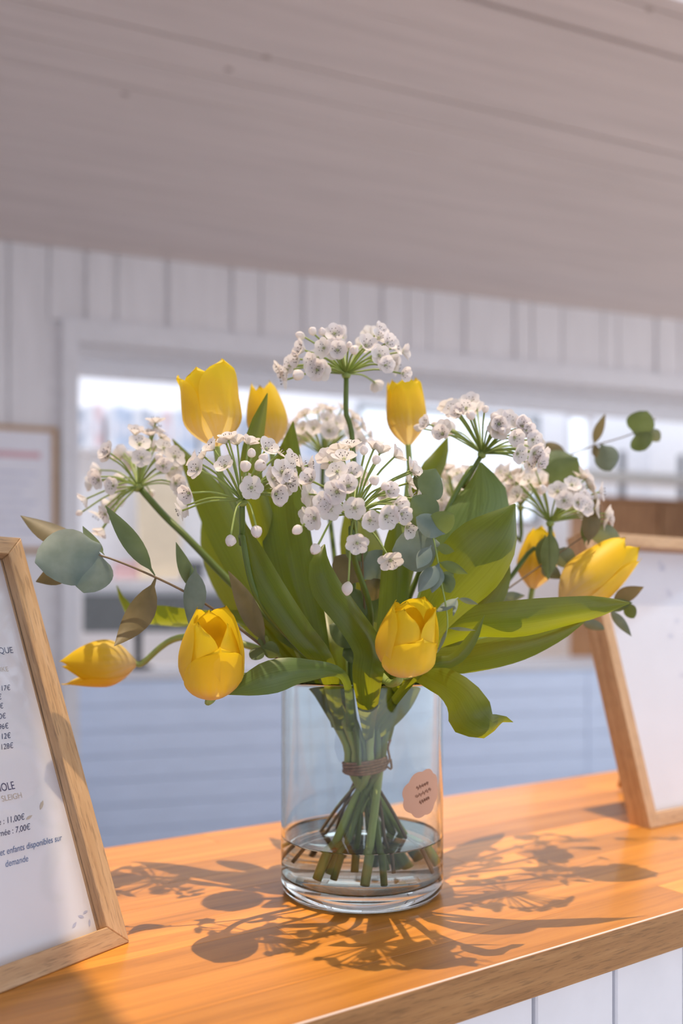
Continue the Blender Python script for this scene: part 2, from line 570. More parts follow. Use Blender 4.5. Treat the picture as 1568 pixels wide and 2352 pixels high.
for n, (a, b, z0, z1) in enumerate(holes):
    w = boxes('window_%d' % (n + 1), [(a, a + 0.035, BM - 0.02, BM + 0.08, z0, z1), (b - 0.035, b, BM - 0.02, BM + 0.08, z0, z1),
                                      (a, b, BM - 0.02, BM + 0.08, z0, z0 + 0.035), (a, b, BM - 0.02, BM + 0.08, z1 - 0.035, z1)],
              M['winframe'] if n == 0 else M['trim'])
    w.rotation_euler = (0, 0, A_WALL)
    tag(w, ['wide bright window in the office wall', 'narrow bright window beside the office corner'][n], None, None, 'structure')
    box('pane', a + 0.035, b - 0.035, BM + 0.02, BM + 0.026, z0 + 0.035, z1 - 0.035, M['winpane'], w)

# wall shelf with binders
sh0, zsh = wl(150, 1022, BM - 0.3)
sh1, _ = wl(800, 1022, BM - 0.3)
shelf = box('wall_shelf', sh0 - 0.4, sh1, BM - 0.3, BM, zsh - 0.03, zsh, M['trim'], None, 0.002)
shelf.rotation_euler = (0, 0, A_WALL)
tag(shelf, 'white wall shelf carrying a row of binders', 'shelf')
cols = [('pale blue', (0.52, 0.60, 0.74)), ('white', (0.82, 0.83, 0.88)), ('grey', (0.50, 0.54, 0.62)), ('white', (0.84, 0.84, 0.88)),
        ('pale pink', (0.80, 0.62, 0.64)), ('white', (0.80, 0.82, 0.88)), ('pale blue', (0.58, 0.66, 0.80))]
bmats = [plain('binder_%d' % i, c[1], 0.5, 0.03) for i, c in enumerate(cols)]
spine_me = mesh('spine_label', *box_vf(-0.018, 0.018, -0.1315, -0.1295, 0.10, 0.20), M['paper'], smooth=False)
bmes = []
for i in range(len(cols)):
    v, f = box_vf(-0.032, 0.032, -0.13, 0.13, 0, 0.315)
    bmes.append(mesh('binder', v, f, bmats[i], smooth=False))
x = sh0 - 0.02
ci = 0
pale_ord = {}
while x < sh1 - 0.05:
    c = cols[ci % 7]
    h = random.uniform(0.93, 1.06)
    bo = new_obj('binder', bmes[ci % 7])
    ca, sa = math.cos(A_WALL), math.sin(A_WALL)
    yl = BM - 0.145
    bo.location = (ca * x - sa * yl, sa * x + ca * yl, zsh + 0.0005)
    bo.rotation_euler = (0, 0, A_WALL)
    bo.scale = (1, 1, h)
    tag(bo, '%s ring binder standing in the row on the wall shelf' % c[0], 'binder', '%s binders on the wall shelf' % c[0])
    new_obj('spine_label', spine_me, bo)
    x += 0.0655 + (0.03 if ci % 5 == 4 else 0.0)
    ci += 1

# reception desk with a boarded front
DM = WALL_M + 0.55
_, zD = wl(400, 1545, DM)
xd0 = xL - 0.6
xd1, _ = wl(1355, 1600, DM)
desk = box('reception_desk', xd0, xd1 + 1.3, DM + 0.02, DM + 0.75, 0, zD - 0.03, M['trim'])
desk.rotation_euler = (0, 0, A_WALL)
tag(desk, 'pale blue-grey reception desk faced with horizontal boards', 'desk')
box('desk_top', xd0, xd1 + 1.32, DM - 0.03, DM + 0.78, zD - 0.03, zD, M['trim'], desk, 0.003)
z = zD - 0.034
q = 0
while z > 0.02:
    h = 0.135
    for a, b in ((xd0, xd1 - 0.02), (xd1 + 0.02, xd1 + 1.3)):
        box('board', a, b, DM + 0.001 * (q % 2), DM + 0.0195, max(0.0, z - h), z - 0.004, M['desk_board'], desk, 0.0015, 1)
    z -= h
    q += 1
box('corner_post', xd1 - 0.018, xd1 + 0.018, DM - 0.006, DM + 0.0195, 0, zD - 0.034, M['desk_board'], desk, 0.002)


def put(o, lx, ly, z):
    ca, sa = math.cos(A_WALL), math.sin(A_WALL)
    o.location = (ca * lx - sa * ly, sa * lx + ca * ly, z)
    o.rotation_euler = (0, 0, A_WALL)


# screen on the desk, seen from behind
SM = DM + 0.35
xs0, zs1 = wl(190, 1366, SM)
xs1, zs0 = wl(560, 1450, SM)
_, zfoot = wl(318, 1512, SM)
scr = empty('desk_screen')
xm = wl(318, 1480, SM)[0]
put(scr, xm, SM, zD)
tag(scr, 'low wide grey screen on a black stand on the reception desk', 'screen')
box('back_shell', xs0 - xm, xs1 - xm, -0.012, 0.02, zs0 - zD, zs1 - zD, M['monitor'], scr, 0.004)
box('top_strip', xs0 - xm, xs1 - xm, -0.010, 0.10, zs1 - zD + 0.0, zs1 - zD + 0.035, M['monitor_top'], scr, 0.003)
vs, fs = lathe([(0.0, 0.0), (0.085, 0.0), (0.085, 0.012), (0.03, 0.03), (0.022, 0.06), (0.024, zs0 - zD + 0.03), (0.0, zs0 - zD + 0.03)], 24)
new_obj('stand', mesh('stand', vs, fs, M['black']), scr).location = (0, 0.03, 0.0005)

# sideboard behind, with small things on it
KM = BM - 0.55
xk0, zk = wl(120, 1328, KM)
xk1, _ = wl(1000, 1328, KM)
side = box('sideboard', xk0, xk1, KM, BM - 0.02, 0, zk - 0.03, M['office_wall'])
side.rotation_euler = (0, 0, A_WALL)
tag(side, 'tall white sideboard against the office wall', 'sideboard')
box('top', xk0 - 0.01, xk1 + 0.01, KM - 0.02, BM - 0.01, zk - 0.03, zk, M['trim'], side, 0.003)
xq = xk0
while xq + 0.5 < xk1:
    dr = box('door', xq + 0.004, xq + 0.496, KM - 0.018, KM - 0.0005, 0.05, zk - 0.035, M['trim'], side, 0.003)
    box('handle', xq + 0.44, xq + 0.455, KM - 0.04, KM - 0.018, zk - 0.35, zk - 0.2, M['chrome'], dr)
    xq += 0.5


def lidded_box(name, label, px, py0, py1, wpx, mat, cat, lidmat=None):
    a, _ = wl(px - wpx / 2, py1, KM + 0.2)
    b, z1 = wl(px + wpx / 2, py0, KM + 0.2)
    w = b - a
    h = max(0.03, z1 - zk)
    e = empty(name)
    put(e, (a + b) / 2, KM + 0.22, zk + 0.0005)
    tag(e, label, cat)
    box('body', -w / 2, w / 2, -w / 2.6, w / 2.6, 0, h * 0.8, mat, e, 0.004)
    box('lid', -w / 2 - 0.004, w / 2 + 0.004, -w / 2.6 - 0.004, w / 2.6 + 0.004, h * 0.8, h, lidmat or mat, e, 0.004)


lidded_box('storage_box', 'cream cardboard storage box on the sideboard', 365, 1105, 1328, 95, M['cream'], 'box')
M['rose'] = plain('rose_card', (0.62, 0.42, 0.45), 0.6)
lidded_box('trinket_box', 'small rose-brown lidded box on the sideboard', 290, 1292, 1328, 60, M['rose'], 'box')
M['slate'] = plain('slate_card', (0.10, 0.11, 0.13), 0.6)
lidded_box('dark_tin', 'small dark tin on the sideboard', 445, 1290, 1328, 45, M['slate'], 'tin')

# brown cabinet and steel rail at the right end of the office
CM = WALL_M + 1.35
xb0, zb1 = wl(1383, 1140, CM)
cab = box('cabinet', xb0, xb0 + 1.0, CM, CM + 0.45, 0, zb1 - 0.025, M['brown'])
cab.rotation_euler = (0, 0, A_WALL)
tag(cab, 'tall brown wooden cabinet at the right end of the office', 'cabinet')
box('top', xb0 - 0.02, xb0 + 1.02, CM - 0.02, CM + 0.47, zb1 - 0.025, zb1, M['brown'], cab, 0.003)
for q in range(2):
    dd = box('door', xb0 + 0.01 + q * 0.495, xb0 + 0.485 + q * 0.495, CM - 0.018, CM - 0.0005, 0.05, zb1 - 0.04, M['brown'], cab, 0.003)
    box('handle', xb0 + (0.44 if q == 0 else 0.53), xb0 + (0.455 if q == 0 else 0.545), CM - 0.04, CM - 0.018, zb1 - 0.5, zb1 - 0.35, M['chrome'], dd)
_, zr = wl(1450, 1098, CM + 0.1)
rail = empty('white_rail')
put(rail, xb0 - 0.12, CM + 0.1, zb1 + 0.0005)
tag(rail, 'white rail on short grey posts on top of the brown cabinet', 'rail')
box('bar', 0, 1.1, -0.045, 0.045, zr - zb1 - 0.045, zr - zb1 + 0.045, M['rail_white'], rail, 0.015, 3)
for q in (0.36, 0.9):
    box('post', q - 0.02, q + 0.02, -0.02, 0.02, 0, zr - zb1 - 0.044, M['winframe'], rail)
    box('finial', q - 0.02, q + 0.02, -0.02, 0.02, zr - zb1 + 0.044, zr - zb1 + 0.2, M['winframe'], rail)

# ------------------------------------------------------------------ counter
U = V((math.cos(A_COUNTER), math.sin(A_COUNTER), 0))
N = V((-math.sin(A_COUNTER), math.cos(A_COUNTER), 0))
FR, BK = 0.472, 0.937
TH = 0.033
UX0, UX1 = -1.0, 2.6
cnt = box('counter', UX0 + 0.01, UX1 - 0.01, FR + 0.03, BK - 0.03, 0.0, COUNTER_Z - TH, M['panel'])
cnt.rotation_euler = (0, 0, A_COUNTER)
tag(cnt, 'long counter with an oiled wooden top and white boarded front', 'counter')
ns = 9
sw = (BK - FR - 0.0024) / ns
# front lipping strip, with a thin pale strip on its top edge
box('front_lipping', UX0, UX1, FR, FR + 0.0022, COUNTER_Z - TH, COUNTER_Z - 0.0002, M['counter_side'], cnt, 0.0006, 2)
box('pale_edge', UX0, UX1, FR + 0.0003, FR + 0.0022, COUNTER_Z - 0.0012, COUNTER_Z + 0.0002, M['counter_edge'], cnt, 0.0004, 1)
for i in range(ns):
    a = FR + 0.0024 + i * sw
    # staves butt end to end
    xs = [UX0]
    xx = UX0 + random.uniform(0.2, 0.9)
    while xx < UX1 - 0.2:
        xs.append(xx)
        xx += random.uniform(0.7, 1.3)
    xs.append(UX1)
    for p, q in zip(xs, xs[1:]):
        box('stave', p, q - 0.0001, a, a + sw - 0.0001, COUNTER_Z - TH, COUNTER_Z, M['counter'], cnt, 0.0002, 1)
g0 = on_plane(1228, 2320, A_COUNTER, FR + 0.012)[0]
pw = on_plane(1412, 2320, A_COUNTER, FR + 0.012)[0] - g0
x = g0 - 12 * pw
while x < UX1 - 0.05:
    if x > UX0:
        box('front_board', x + 0.002, x + pw - 0.002, FR + 0.012, FR + 0.0295, 0.0, COUNTER_Z - TH - 0.0005, M['panel'], cnt, 0.0015, 1)
    x += pw


# ------------------------------------------------------------------ vase, water, twine, sticker
VX, VY = P(831, 1400, 0.811).x, 0.811
VZ = COUNTER_Z + 0.0004
VR = 0.0752
VH = 0.196
vase = empty('glass_vase', (VX, VY, VZ))
tag(vase, 'clear cylindrical glass vase on the wooden counter', 'vase')
ri = VR - 0.0032
prof = [(0.0, 0.0015), (VR - 0.014, 0.0012), (VR - 0.008, 0.0), (VR - 0.004, 0.0012), (VR - 0.001, 0.005), (VR, 0.011), (VR, 0.0115), (VR, 0.0125), (VR, 0.1), (VR, VH - 0.006), (VR, VH - 0.005), (VR, VH - 0.004),
        (VR - 0.0004, VH - 0.0016), (VR - 0.0016, VH), (ri + 0.0004, VH - 0.0012), (ri, VH - 0.004), (ri, VH - 0.005), (ri, VH - 0.006), (ri, 0.1), (ri, 0.0235), (ri, 0.0227), (ri, 0.022), (ri - 0.003, 0.0165), (ri - 0.009, 0.0140),
        (0.0, 0.0135)]
new_obj('glass_body', mesh('glass_body', *lathe(prof, 96), M['glass']), vase)
WL = 0.051
wp = [(0.0, 0.0133), (ri - 0.009, 0.0138), (ri - 0.0028, 0.0163), (ri + 0.0003, 0.022), (ri + 0.0003, 0.0227), (ri + 0.0003, 0.0235), (ri + 0.0003, WL - 0.001), (ri + 0.0003, WL),
      (ri + 0.0003, WL + 0.0014), (ri - 0.0008, WL + 0.0006), (ri - 0.0025, WL), (ri - 0.003, WL), (ri - 0.004, WL), (0.0, WL)]
wo = new_obj('water', mesh('water', *lathe(wp, 96), M['water']))
wo.location = (VX, VY, VZ)
tag(wo, 'clear water standing in the bottom of the glass vase', 'water')

# sticker on the outside of the glass, towards the front right
st = empty('vase_sticker')
st.location = (VX, VY, VZ)
tag(st, 'pink-brown scalloped sticker with small script on the glass vase', 'sticker')


def on_vase(px, py, r):
    dx = (px - CX) / F
    # front intersection with the cylinder
    a = dx * dx + 1
    b = -2 * (dx * VX + VY)
    c = VX * VX + VY * VY - r * r
    d = (-b - math.sqrt(max(0, b * b - 4 * a * c))) / (2 * a)
    p = P(px, py, d)
    return math.atan2(p.y - VY, p.x - VX), p.z - VZ


a1, zst = on_vase(972, 1822, VR)
cols_, rows_ = 40, 1
vs = [(VR * math.cos(a1) * 1.004, VR * math.sin(a1) * 1.004, zst)]
NS = 72
ring = []
for i in range(NS):
    t = 2 * math.pi * i / NS
    rr = 0.0195 * (1 + 0.085 * abs(math.sin(4 * t + 0.4)) * 1.2)
    ax = rr * math.cos(t) * 1.16
    az = rr * math.sin(t) * 0.98
    # tilt a little
    axt = ax * 0.97 - az * 0.2
    azt = az * 0.97 + ax * 0.2
    ring.append((axt, azt))
vs, fs = [], []
for k in range(0, 6):
    for (ax, az) in ring:
        s = k / 5
        aa = a1 + ax * s / VR
        r = VR + 0.0003
        vs.append((r * math.cos(aa), r * math.sin(aa), zst + az * s))
for k in range(5):
    for i in range(NS):
        j = (i + 1) % NS
        fs.append((k * NS + i, k * NS + j, (k + 1) * NS + j, (k + 1) * NS + i))
new_obj('paper_disc', mesh('paper_disc', vs, fs, M['sticker']), st)
for ln, (off, wd) in enumerate(((0.007, 0.008), (0.0005, 0.011), (-0.006, 0.007))):
    pts = []
    for i in range(46):
        q = i / 45
        ax = (-1 + 2 * q) * wd
        az = off + ax * 0.2 + 0.0015 * math.sin(i * 1.9 + ln) + 0.0008 * math.sin(i * 0.7)
        aa = a1 + (ax * 0.97 - off * 0.2) / VR
        r = VR + 0.0005
        pts.append((r * math.cos(aa), r * math.sin(aa), zst + az))
    new_obj('script_line', tube_mesh('script_line', pts, 0.00016, M['sticker_ink'], 4), st)

TIE = V((P(838, 1755, VY).x, VY, 0))
TIE.z = P(838, 1755, VY).z
tie_r = 0.0185
tw = empty('twine_tie', TIE)
tag(tw, 'brown twine wound round the bundled stems in the vase', 'twine')
for q in range(5):
    pts = []
    for i in range(41):
        a = 2 * math.pi * i / 40
        rr = tie_r + 0.0016 + 0.0005 * math.sin(3 * a + q)
        pts.append((rr * math.cos(a), rr * math.sin(a) , (q - 2) * 0.0021 + 0.0012 * math.sin(a + 0.6 * q) + 0.0022 * math.cos(a)))
    new_obj('winding', tube_mesh('winding', pts, 0.0013, M['twine'], 6), tw)
for pts in ([(0.019, -0.006, 0.0), (0.0225, -0.008, 0.006), (0.021, -0.006, 0.016), (0.0235, -0.005, 0.024)],
            [(0.019, -0.006, 0.0), (0.024, -0.007, -0.003), (0.0235, -0.006, 0.006)]):
    new_obj('knot_end', tube_mesh('knot_end', catmull(pts, 12), 0.0011, M['twine'], 6), tw)

# ------------------------------------------------------------------ plant building blocks
slots = []
for i in range(30):
    r = 0.0168 * math.sqrt((i + 0.5) / 30)
    a = i * 2.39996
    slots.append(V((r * math.cos(a), r * math.sin(a), 0)))
stem_count = [0]
end_slots = [V((math.cos(i * math.pi / 12), math.sin(i * math.pi / 12), 0)) for i in range(24)]


def stem_path(top, axis, mids, back=0.035):
    """from flower foot through the given points, over the rim, through the tie, down into the water"""
    pts = [top, top - axis * back] + mids
    last = pts[-1]
    h = V((last.x - VX, last.y - VY, 0))
    dirn = h.normalized() if h.length > 1e-6 else V((1, 0, 0))
    # choose a free place in the tie on that side
    best = max(slots, key=lambda s: s.dot(dirn))
    slots.remove(best)
    tie = TIE + best
    zr = VZ + VH + 0.004
    reach = min(0.052, 0.012 + h.length * 0.34)
    rim = V((VX, VY, zr)) + dirn * reach + V((best.x, best.y, 0)) * 0.4
    if (last - rim).length > 0.012:
        pts.append(rim)
    pts.append(tie + V((0, 0, 0.022)) + (best * 0.25))
    pts.append(tie)
    kk = stem_count[0]
    stem_count[0] += 1
    # below the tie the stems splay out to the other side, turned a little (spiral)
    bd = -(dirn * 0.75 + best.normalized() * -0.35)
    rot = Matrix.Rotation(R(35 + random.uniform(-18, 18)), 3, 'Z')
    bd = (rot @ bd).normalized()
    bd = max(end_slots, key=lambda s_: s_.dot(bd))
    end_slots.remove(bd)
    er = random.uniform(0.026, 0.062)
    ez = VZ + random.uniform(0.019, 0.030)
    end = V((VX, VY, ez)) + bd * er + V((TIE.x - VX, 0, 0)) * 0.3
    mid = tie.lerp(end, 0.5) + bd * er * 0.05
    pts.append(mid)
    pts.append(end)
    return pts


def strap_leaf(name, ctrl, mat, parent, cup=0.18, nl=26, nw=8, wave=0.0, point=True):
    """ctrl: (point, width in m, roll in degrees) from foot to tip"""
    data = [(*p, w, r) for p, w, r in ctrl]
    sm = catmull(data, nl)
    vs, fs, uvs = [], [], []
    ph = random.uniform(0, 6)
    for i, s in enumerate(sm):
        p = V(s[:3])
        a = V(sm[max(i - 1, 0)][:3]); b = V(sm[min(i + 1, nl - 1)][:3])
        T = (b - a).normalized()
        view = (p - CAM).normalized()
        side = T.cross(view)
        if side.length < 0.15:
            side = T.cross(V((0, 0, 1)))
        side.normalize()
        side = Quaternion(T, R(s[4])) @ side
        nrm = side.cross(T).normalized()
        w = max(0.0003, s[3])
        for kx in range(nw + 1):
            u = -1 + 2 * kx / nw
            vs.append(p + side * (u * w / 2) + nrm * (cup * w * (u * u - 0.4) + wave * w * math.sin(i * 0.55 + ph + 2 * u) * abs(u)
                                                     - 0.02 * w * math.exp(-(u / 0.15) ** 2)))
            uvs.append(((u + 1) / 2, i / (nl - 1)))
    for i in range(nl - 1):
        for kx in range(nw):
            a = i * (nw + 1) + kx
            fs.append((a, a + 1, a + nw + 2, a + nw + 1))
    return new_obj(name, mesh(name, vs, fs, mat, uvs=uvs), parent)


def px_leaf(name, pts, mat, parent, cup=0.18, foot=None, wave=0.03):
    ctrl = []
    if foot is not None:
        d0 = foot.y
        ctrl.append((foot, 0.008, 0))
    for t in pts:
        px, py, d, w = t[:4]
        roll = t[4] if len(t) > 4 else 0
        ctrl.append((P(px, py, d), w / F * d, roll))
    return strap_leaf(name, ctrl, mat, parent, cup, wave=wave)


def round_leaf(name, b, t, w, mat, parent, roll=0, cup=0.12, bend=0.0):
    """eucalyptus leaf from its foot b to its tip t (pixel, pixel, depth), w pixels wide"""
    B, T = P(*b), P(*t)
    W = w / F * (b[2] + t[2]) / 2
    n = 11
    ax = T - B
    view = ((B + T) / 2 - CAM).normalized()
    side = ax.cross(view)
    if side.length < 1e-5: side = ax.orthogonal()
    side.normalize()
    side = Quaternion(ax.normalized(), R(roll)) @ side
    nrm = side.cross(ax.normalized())
    vs, fs, uvs = [], [], []
    nw = 6
    for i in range(n):
        q = i / (n - 1)
        # egg outline: short stalk, widest below the middle
        if q < 0.08:
            ww = 0.06
        else:
            r = (q - 0.08) / 0.92
            ww = max(0.02, math.sin(math.pi * r ** 0.8) ** (0.62 if W > 0.55 * ax.length else 0.95))
        c = B + ax * q + nrm * (bend * ax.length * 4 * q * (1 - q))
        for k2 in range(nw + 1):
            u = -1 + 2 * k2 / nw
            vs.append(c + side * (u * W / 2 * ww) + nrm * (cup * W * (u * u) * ww))
            uvs.append(((u + 1) / 2, q))
    for i in range(n - 1):
        for k2 in range(nw):
            a = i * (nw + 1) + k2
            fs.append((a, a + 1, a + nw + 2, a + nw + 1))
    return new_obj(name, mesh(name, vs, fs, mat, uvs=uvs), parent)


def petal_mesh(L, Rm, a0, close, half, inner, lift, mat, tipcurl=0.0, seedv=0.0, flare=0.0, blunt=3.2):
    nt_, ns_ = 16, 10
    vs, fs, uvs = [], [], []
    rs = 0.93 if inner else 1.0
    for i in range(nt_ + 1):
        t = i / nt_
        if t < 0.4:
            rr = Rm * math.sin(math.pi / 2 * t / 0.4) ** 0.62
        else:
            q = (t - 0.4) / 0.6
            rr = Rm * (1 - close * q ** 1.7 + tipcurl * max(0, q - 0.6) ** 2 * 2)
        rr = max(rr, 0.0035) * rs
        g = (0.72 + 0.28 * min(1, t / 0.35)) if t < 0.42 else max(0.0, 1 - ((t - 0.42) / 0.58) ** blunt) ** 0.55
        g = max(g, 0.03)
        for j in range(ns_ + 1):
            s = -1 + 2 * j / ns_
            a = a0 + s * half * g
            rad = rr * (1 + (0.05 + flare) * s * s * t - 0.035 * math.exp(-(s / 0.22) ** 2) * t
                        + 0.018 * math.sin(5 * t + 3 * s + seedv))
            zz = L * lift * (t ** 0.92) - L * 0.05 * s * s * t
            vs.append((rad * math.cos(a), rad * math.sin(a), zz))
            uvs.append(((s + 1) / 2, t))
    for i in range(nt_):
        for j in range(ns_):
            a = i * (ns_ + 1) + j
            fs.append((a, a + 1, a + ns_ + 2, a + ns_ + 1))
    return mesh('petal', vs, fs, mat, uvs=uvs)


def to_local(o, w):
    return V(w) - V(o.location)


def tulip(label, base, tip, wpx, mids, leaves, back=0.035, mat='petal', close=0.35, spin=0.0, lifts=None, stem_r=0.0036, splay=None, leafmats=None, blunt=3.2, half=1.0, drop=0.0, face=None):
    B, T = P(*base), P(*tip)
    axis = (T - B).normalized()
    L = (T - B).length
    Rm = wpx / F * base[2] / 2 / 1.03
    root = empty('tulip', (0, 0, 0))
    tag(root, label, 'tulip', 'yellow tulips in the vase')
    path = stem_path(B + axis * 0.002, axis, [P(*m) for m in mids], back)
    sm = catmull([tuple(p) for p in path], 56)
    new_obj('stem', tube_mesh('stem', sm, [stem_r * (0.85 + 0.25 * i / 55) for i in range(56)], M['stem_pale'], 10), root)
    q = axis.to_track_quat('Z', 'Y') @ Quaternion((0, 0, 1), spin)
    if face is not None:
        q0 = axis.to_track_quat('Z', 'Y')
        spin = min((k_ * 0.05 for k_ in range(126)), key=lambda a_: (q0 @ V((math.cos(a_ + face * math.pi / 3), math.sin(a_ + face * math.pi / 3), 0))).y)
        q = q0 @ Quaternion((0, 0, 1), spin + 0.42)
    if drop:
        low = min(range(6), key=lambda i: (q @ V((math.cos(i * math.pi / 3), math.sin(i * math.pi / 3), 0))).z)
        splay = {low: drop}
    for i in range(6):
        inner = i % 2 == 1
        lift = (lifts[i] if lifts else random.uniform(0.92, 1.03))
        cl = close + random.uniform(-0.05, 0.05) + (0.06 if inner else 0)
        if splay and i in splay: cl -= splay[i]
        pm = petal_mesh(L, Rm, i * math.pi / 3, cl, (1.04 if not inner else 0.96) * half, inner, lift, M[mat],
                        random.uniform(0, 0.3), random.uniform(0, 6), random.uniform(0, 0.04), 2.3 if face == i else blunt)
        o = new_obj('petal', pm, root)
        o.location = B
        o.rotation_mode = 'QUATERNION'
        o.rotation_quaternion = q
    # where the leaves leave the stem: a little above the tie
    foot = min((V(s[:3]) for s in sm), key=lambda p: abs(p.z - (TIE.z + 0.03)) + (1 if p.z < TIE.z else 0))
    for n_, lf in enumerate(leaves):
        lm = M[(leafmats or {}).get(n_, 'leaf')]
        px_leaf('leaf', lf, lm, root, foot=foot + V((random.uniform(-.003, .003), random.uniform(-.003, .003), random.uniform(-.008, .01))))
    return root


# ---- allium floret meshes
def floret_petal_mesh():
    vs, fs, uvs = [], [], []
    n, w = 6, 4
    for i in range(n + 1):
        t = i / n
        ww = 0.0043 * (0.25 + 0.75 * (t / 0.62) ** 0.8 if t < 0.62 else max(0.12, 1 - ((t - 0.62) / 0.38) ** 2.2) ** 0.6)
        x = 0.0090 * t
        z = 0.0036 * t ** 1.3
        for j in range(w + 1):
            s = -1 + 2 * j / w
            vs.append((x, s * ww, z + 0.0008 * s * s * math.sin(math.pi * t)))
            uvs.append(((s + 1) / 2, t))
    for i in range(n):
        for j in range(w):
            a = i * (w + 1) + j
            fs.append((a, a + 1, a + w + 2, a + w + 1))
    return mesh('petal', vs, fs, M['floret'], uvs=uvs)


def add_blob(vs, fs, mi, c, r, idx, el=1.0):
    n = len(vs)
    for d in ((1, 0, 0), (0, 1, 0), (-1, 0, 0), (0, -1, 0), (0, 0, el), (0, 0, -el)):
        vs.append((c[0] + d[0] * r, c[1] + d[1] * r, c[2] + d[2] * r))
    for a, b in ((0, 1), (1, 2), (2, 3), (3, 0)):
        fs.append((n + a, n + b, n + 4)); fs.append((n + b, n + a, n + 5))
        mi += [idx, idx]


def floret_core_mesh(with_petals=False):
    vs, fs, mi = [], [], []
    add_blob(vs, fs, mi, (0, 0, 0.0012), 0.0016, 0, 1.1)
    for k_ in range(6):
        a = k_ * math.pi / 3 + 0.4
        c = (0.0030 * math.cos(a), 0.0030 * math.sin(a), 0.0048)
        add_blob(vs, fs, mi, c, 0.00043, 1, 1.7)
        # filament
        n = len(vs)
        for d in ((0.00018, 0), (-0.0001, 0.00016), (-0.0001, -0.00016)):
            vs.append((0.0008 * math.cos(a) + d[0], 0.0008 * math.sin(a) + d[1], 0.001))
        for d in ((0.00018, 0), (-0.0001, 0.00016), (-0.0001, -0.00016)):
            vs.append((c[0] + d[0], c[1] + d[1], c[2]))
        for a_, b_ in ((0, 1), (1, 2), (2, 0)):
            fs.append((n + a_, n + b_, n + 3 + b_, n + 3 + a_)); mi.append(2)
    uvs = [(0.5, 0.5)] * len(vs)
    if with_petals:
        pv = [V(v.co) for v in FP.vertices]
        pu = [(l.uv[0], l.uv[1]) for l in FP.uv_layers[0].data]
        vu = {}
        for l in FP.loops: vu[l.vertex_index] = pu[l.index]
        for k_ in range(6):
            rt = Matrix.Rotation(k_ * math.pi / 3 + (0.08 if k_ % 2 else 0), 3, 'Z')
            n = len(vs)
            for i_, p in enumerate(pv):
                v = rt @ p
                vs.append((v.x, v.y, v.z + (0.0003 if k_ % 2 else 0)))
                uvs.append(vu[i_])
            for pl in FP.polygons:
                fs.append(tuple(n + i_ for i_ in pl.vertices)); mi.append(2)
    me = mesh('floret', vs, fs, [M['ovary'], M['anther'], M['floret']], uvs=uvs)
    me.polygons.foreach_set('material_index', mi)
    return me


def bud_mesh():
    vs, fs, uvs = [], [], []
    seg, n = 12, 8
    for i in range(n + 1):
        t = i / n
        r = 0.0038 * math.sin(math.pi * min(1, t * 0.92 + 0.04)) ** 0.75
        for k_ in range(seg):
            a = 2 * math.pi * k_ / seg
            rr = max(0.0004, r * (1 + 0.07 * math.cos(3 * a) + 0.05 * math.cos(6 * a) * t))
            vs.append((rr * math.cos(a), rr * math.sin(a), 0.0098 * t))
            uvs.append((k_ / seg, t))
    for i in range(n):
        for k_ in range(seg):
            k2 = (k_ + 1) % seg
            fs.append((i * seg + k_, i * seg + k2, (i + 1) * seg + k2, (i + 1) * seg + k_))
    return mesh('bud', vs, fs, M['floret'], uvs=uvs)


FP = floret_petal_mesh()
FC = floret_core_mesh()
FF = floret_core_mesh(True)
BUD = bud_mesh()


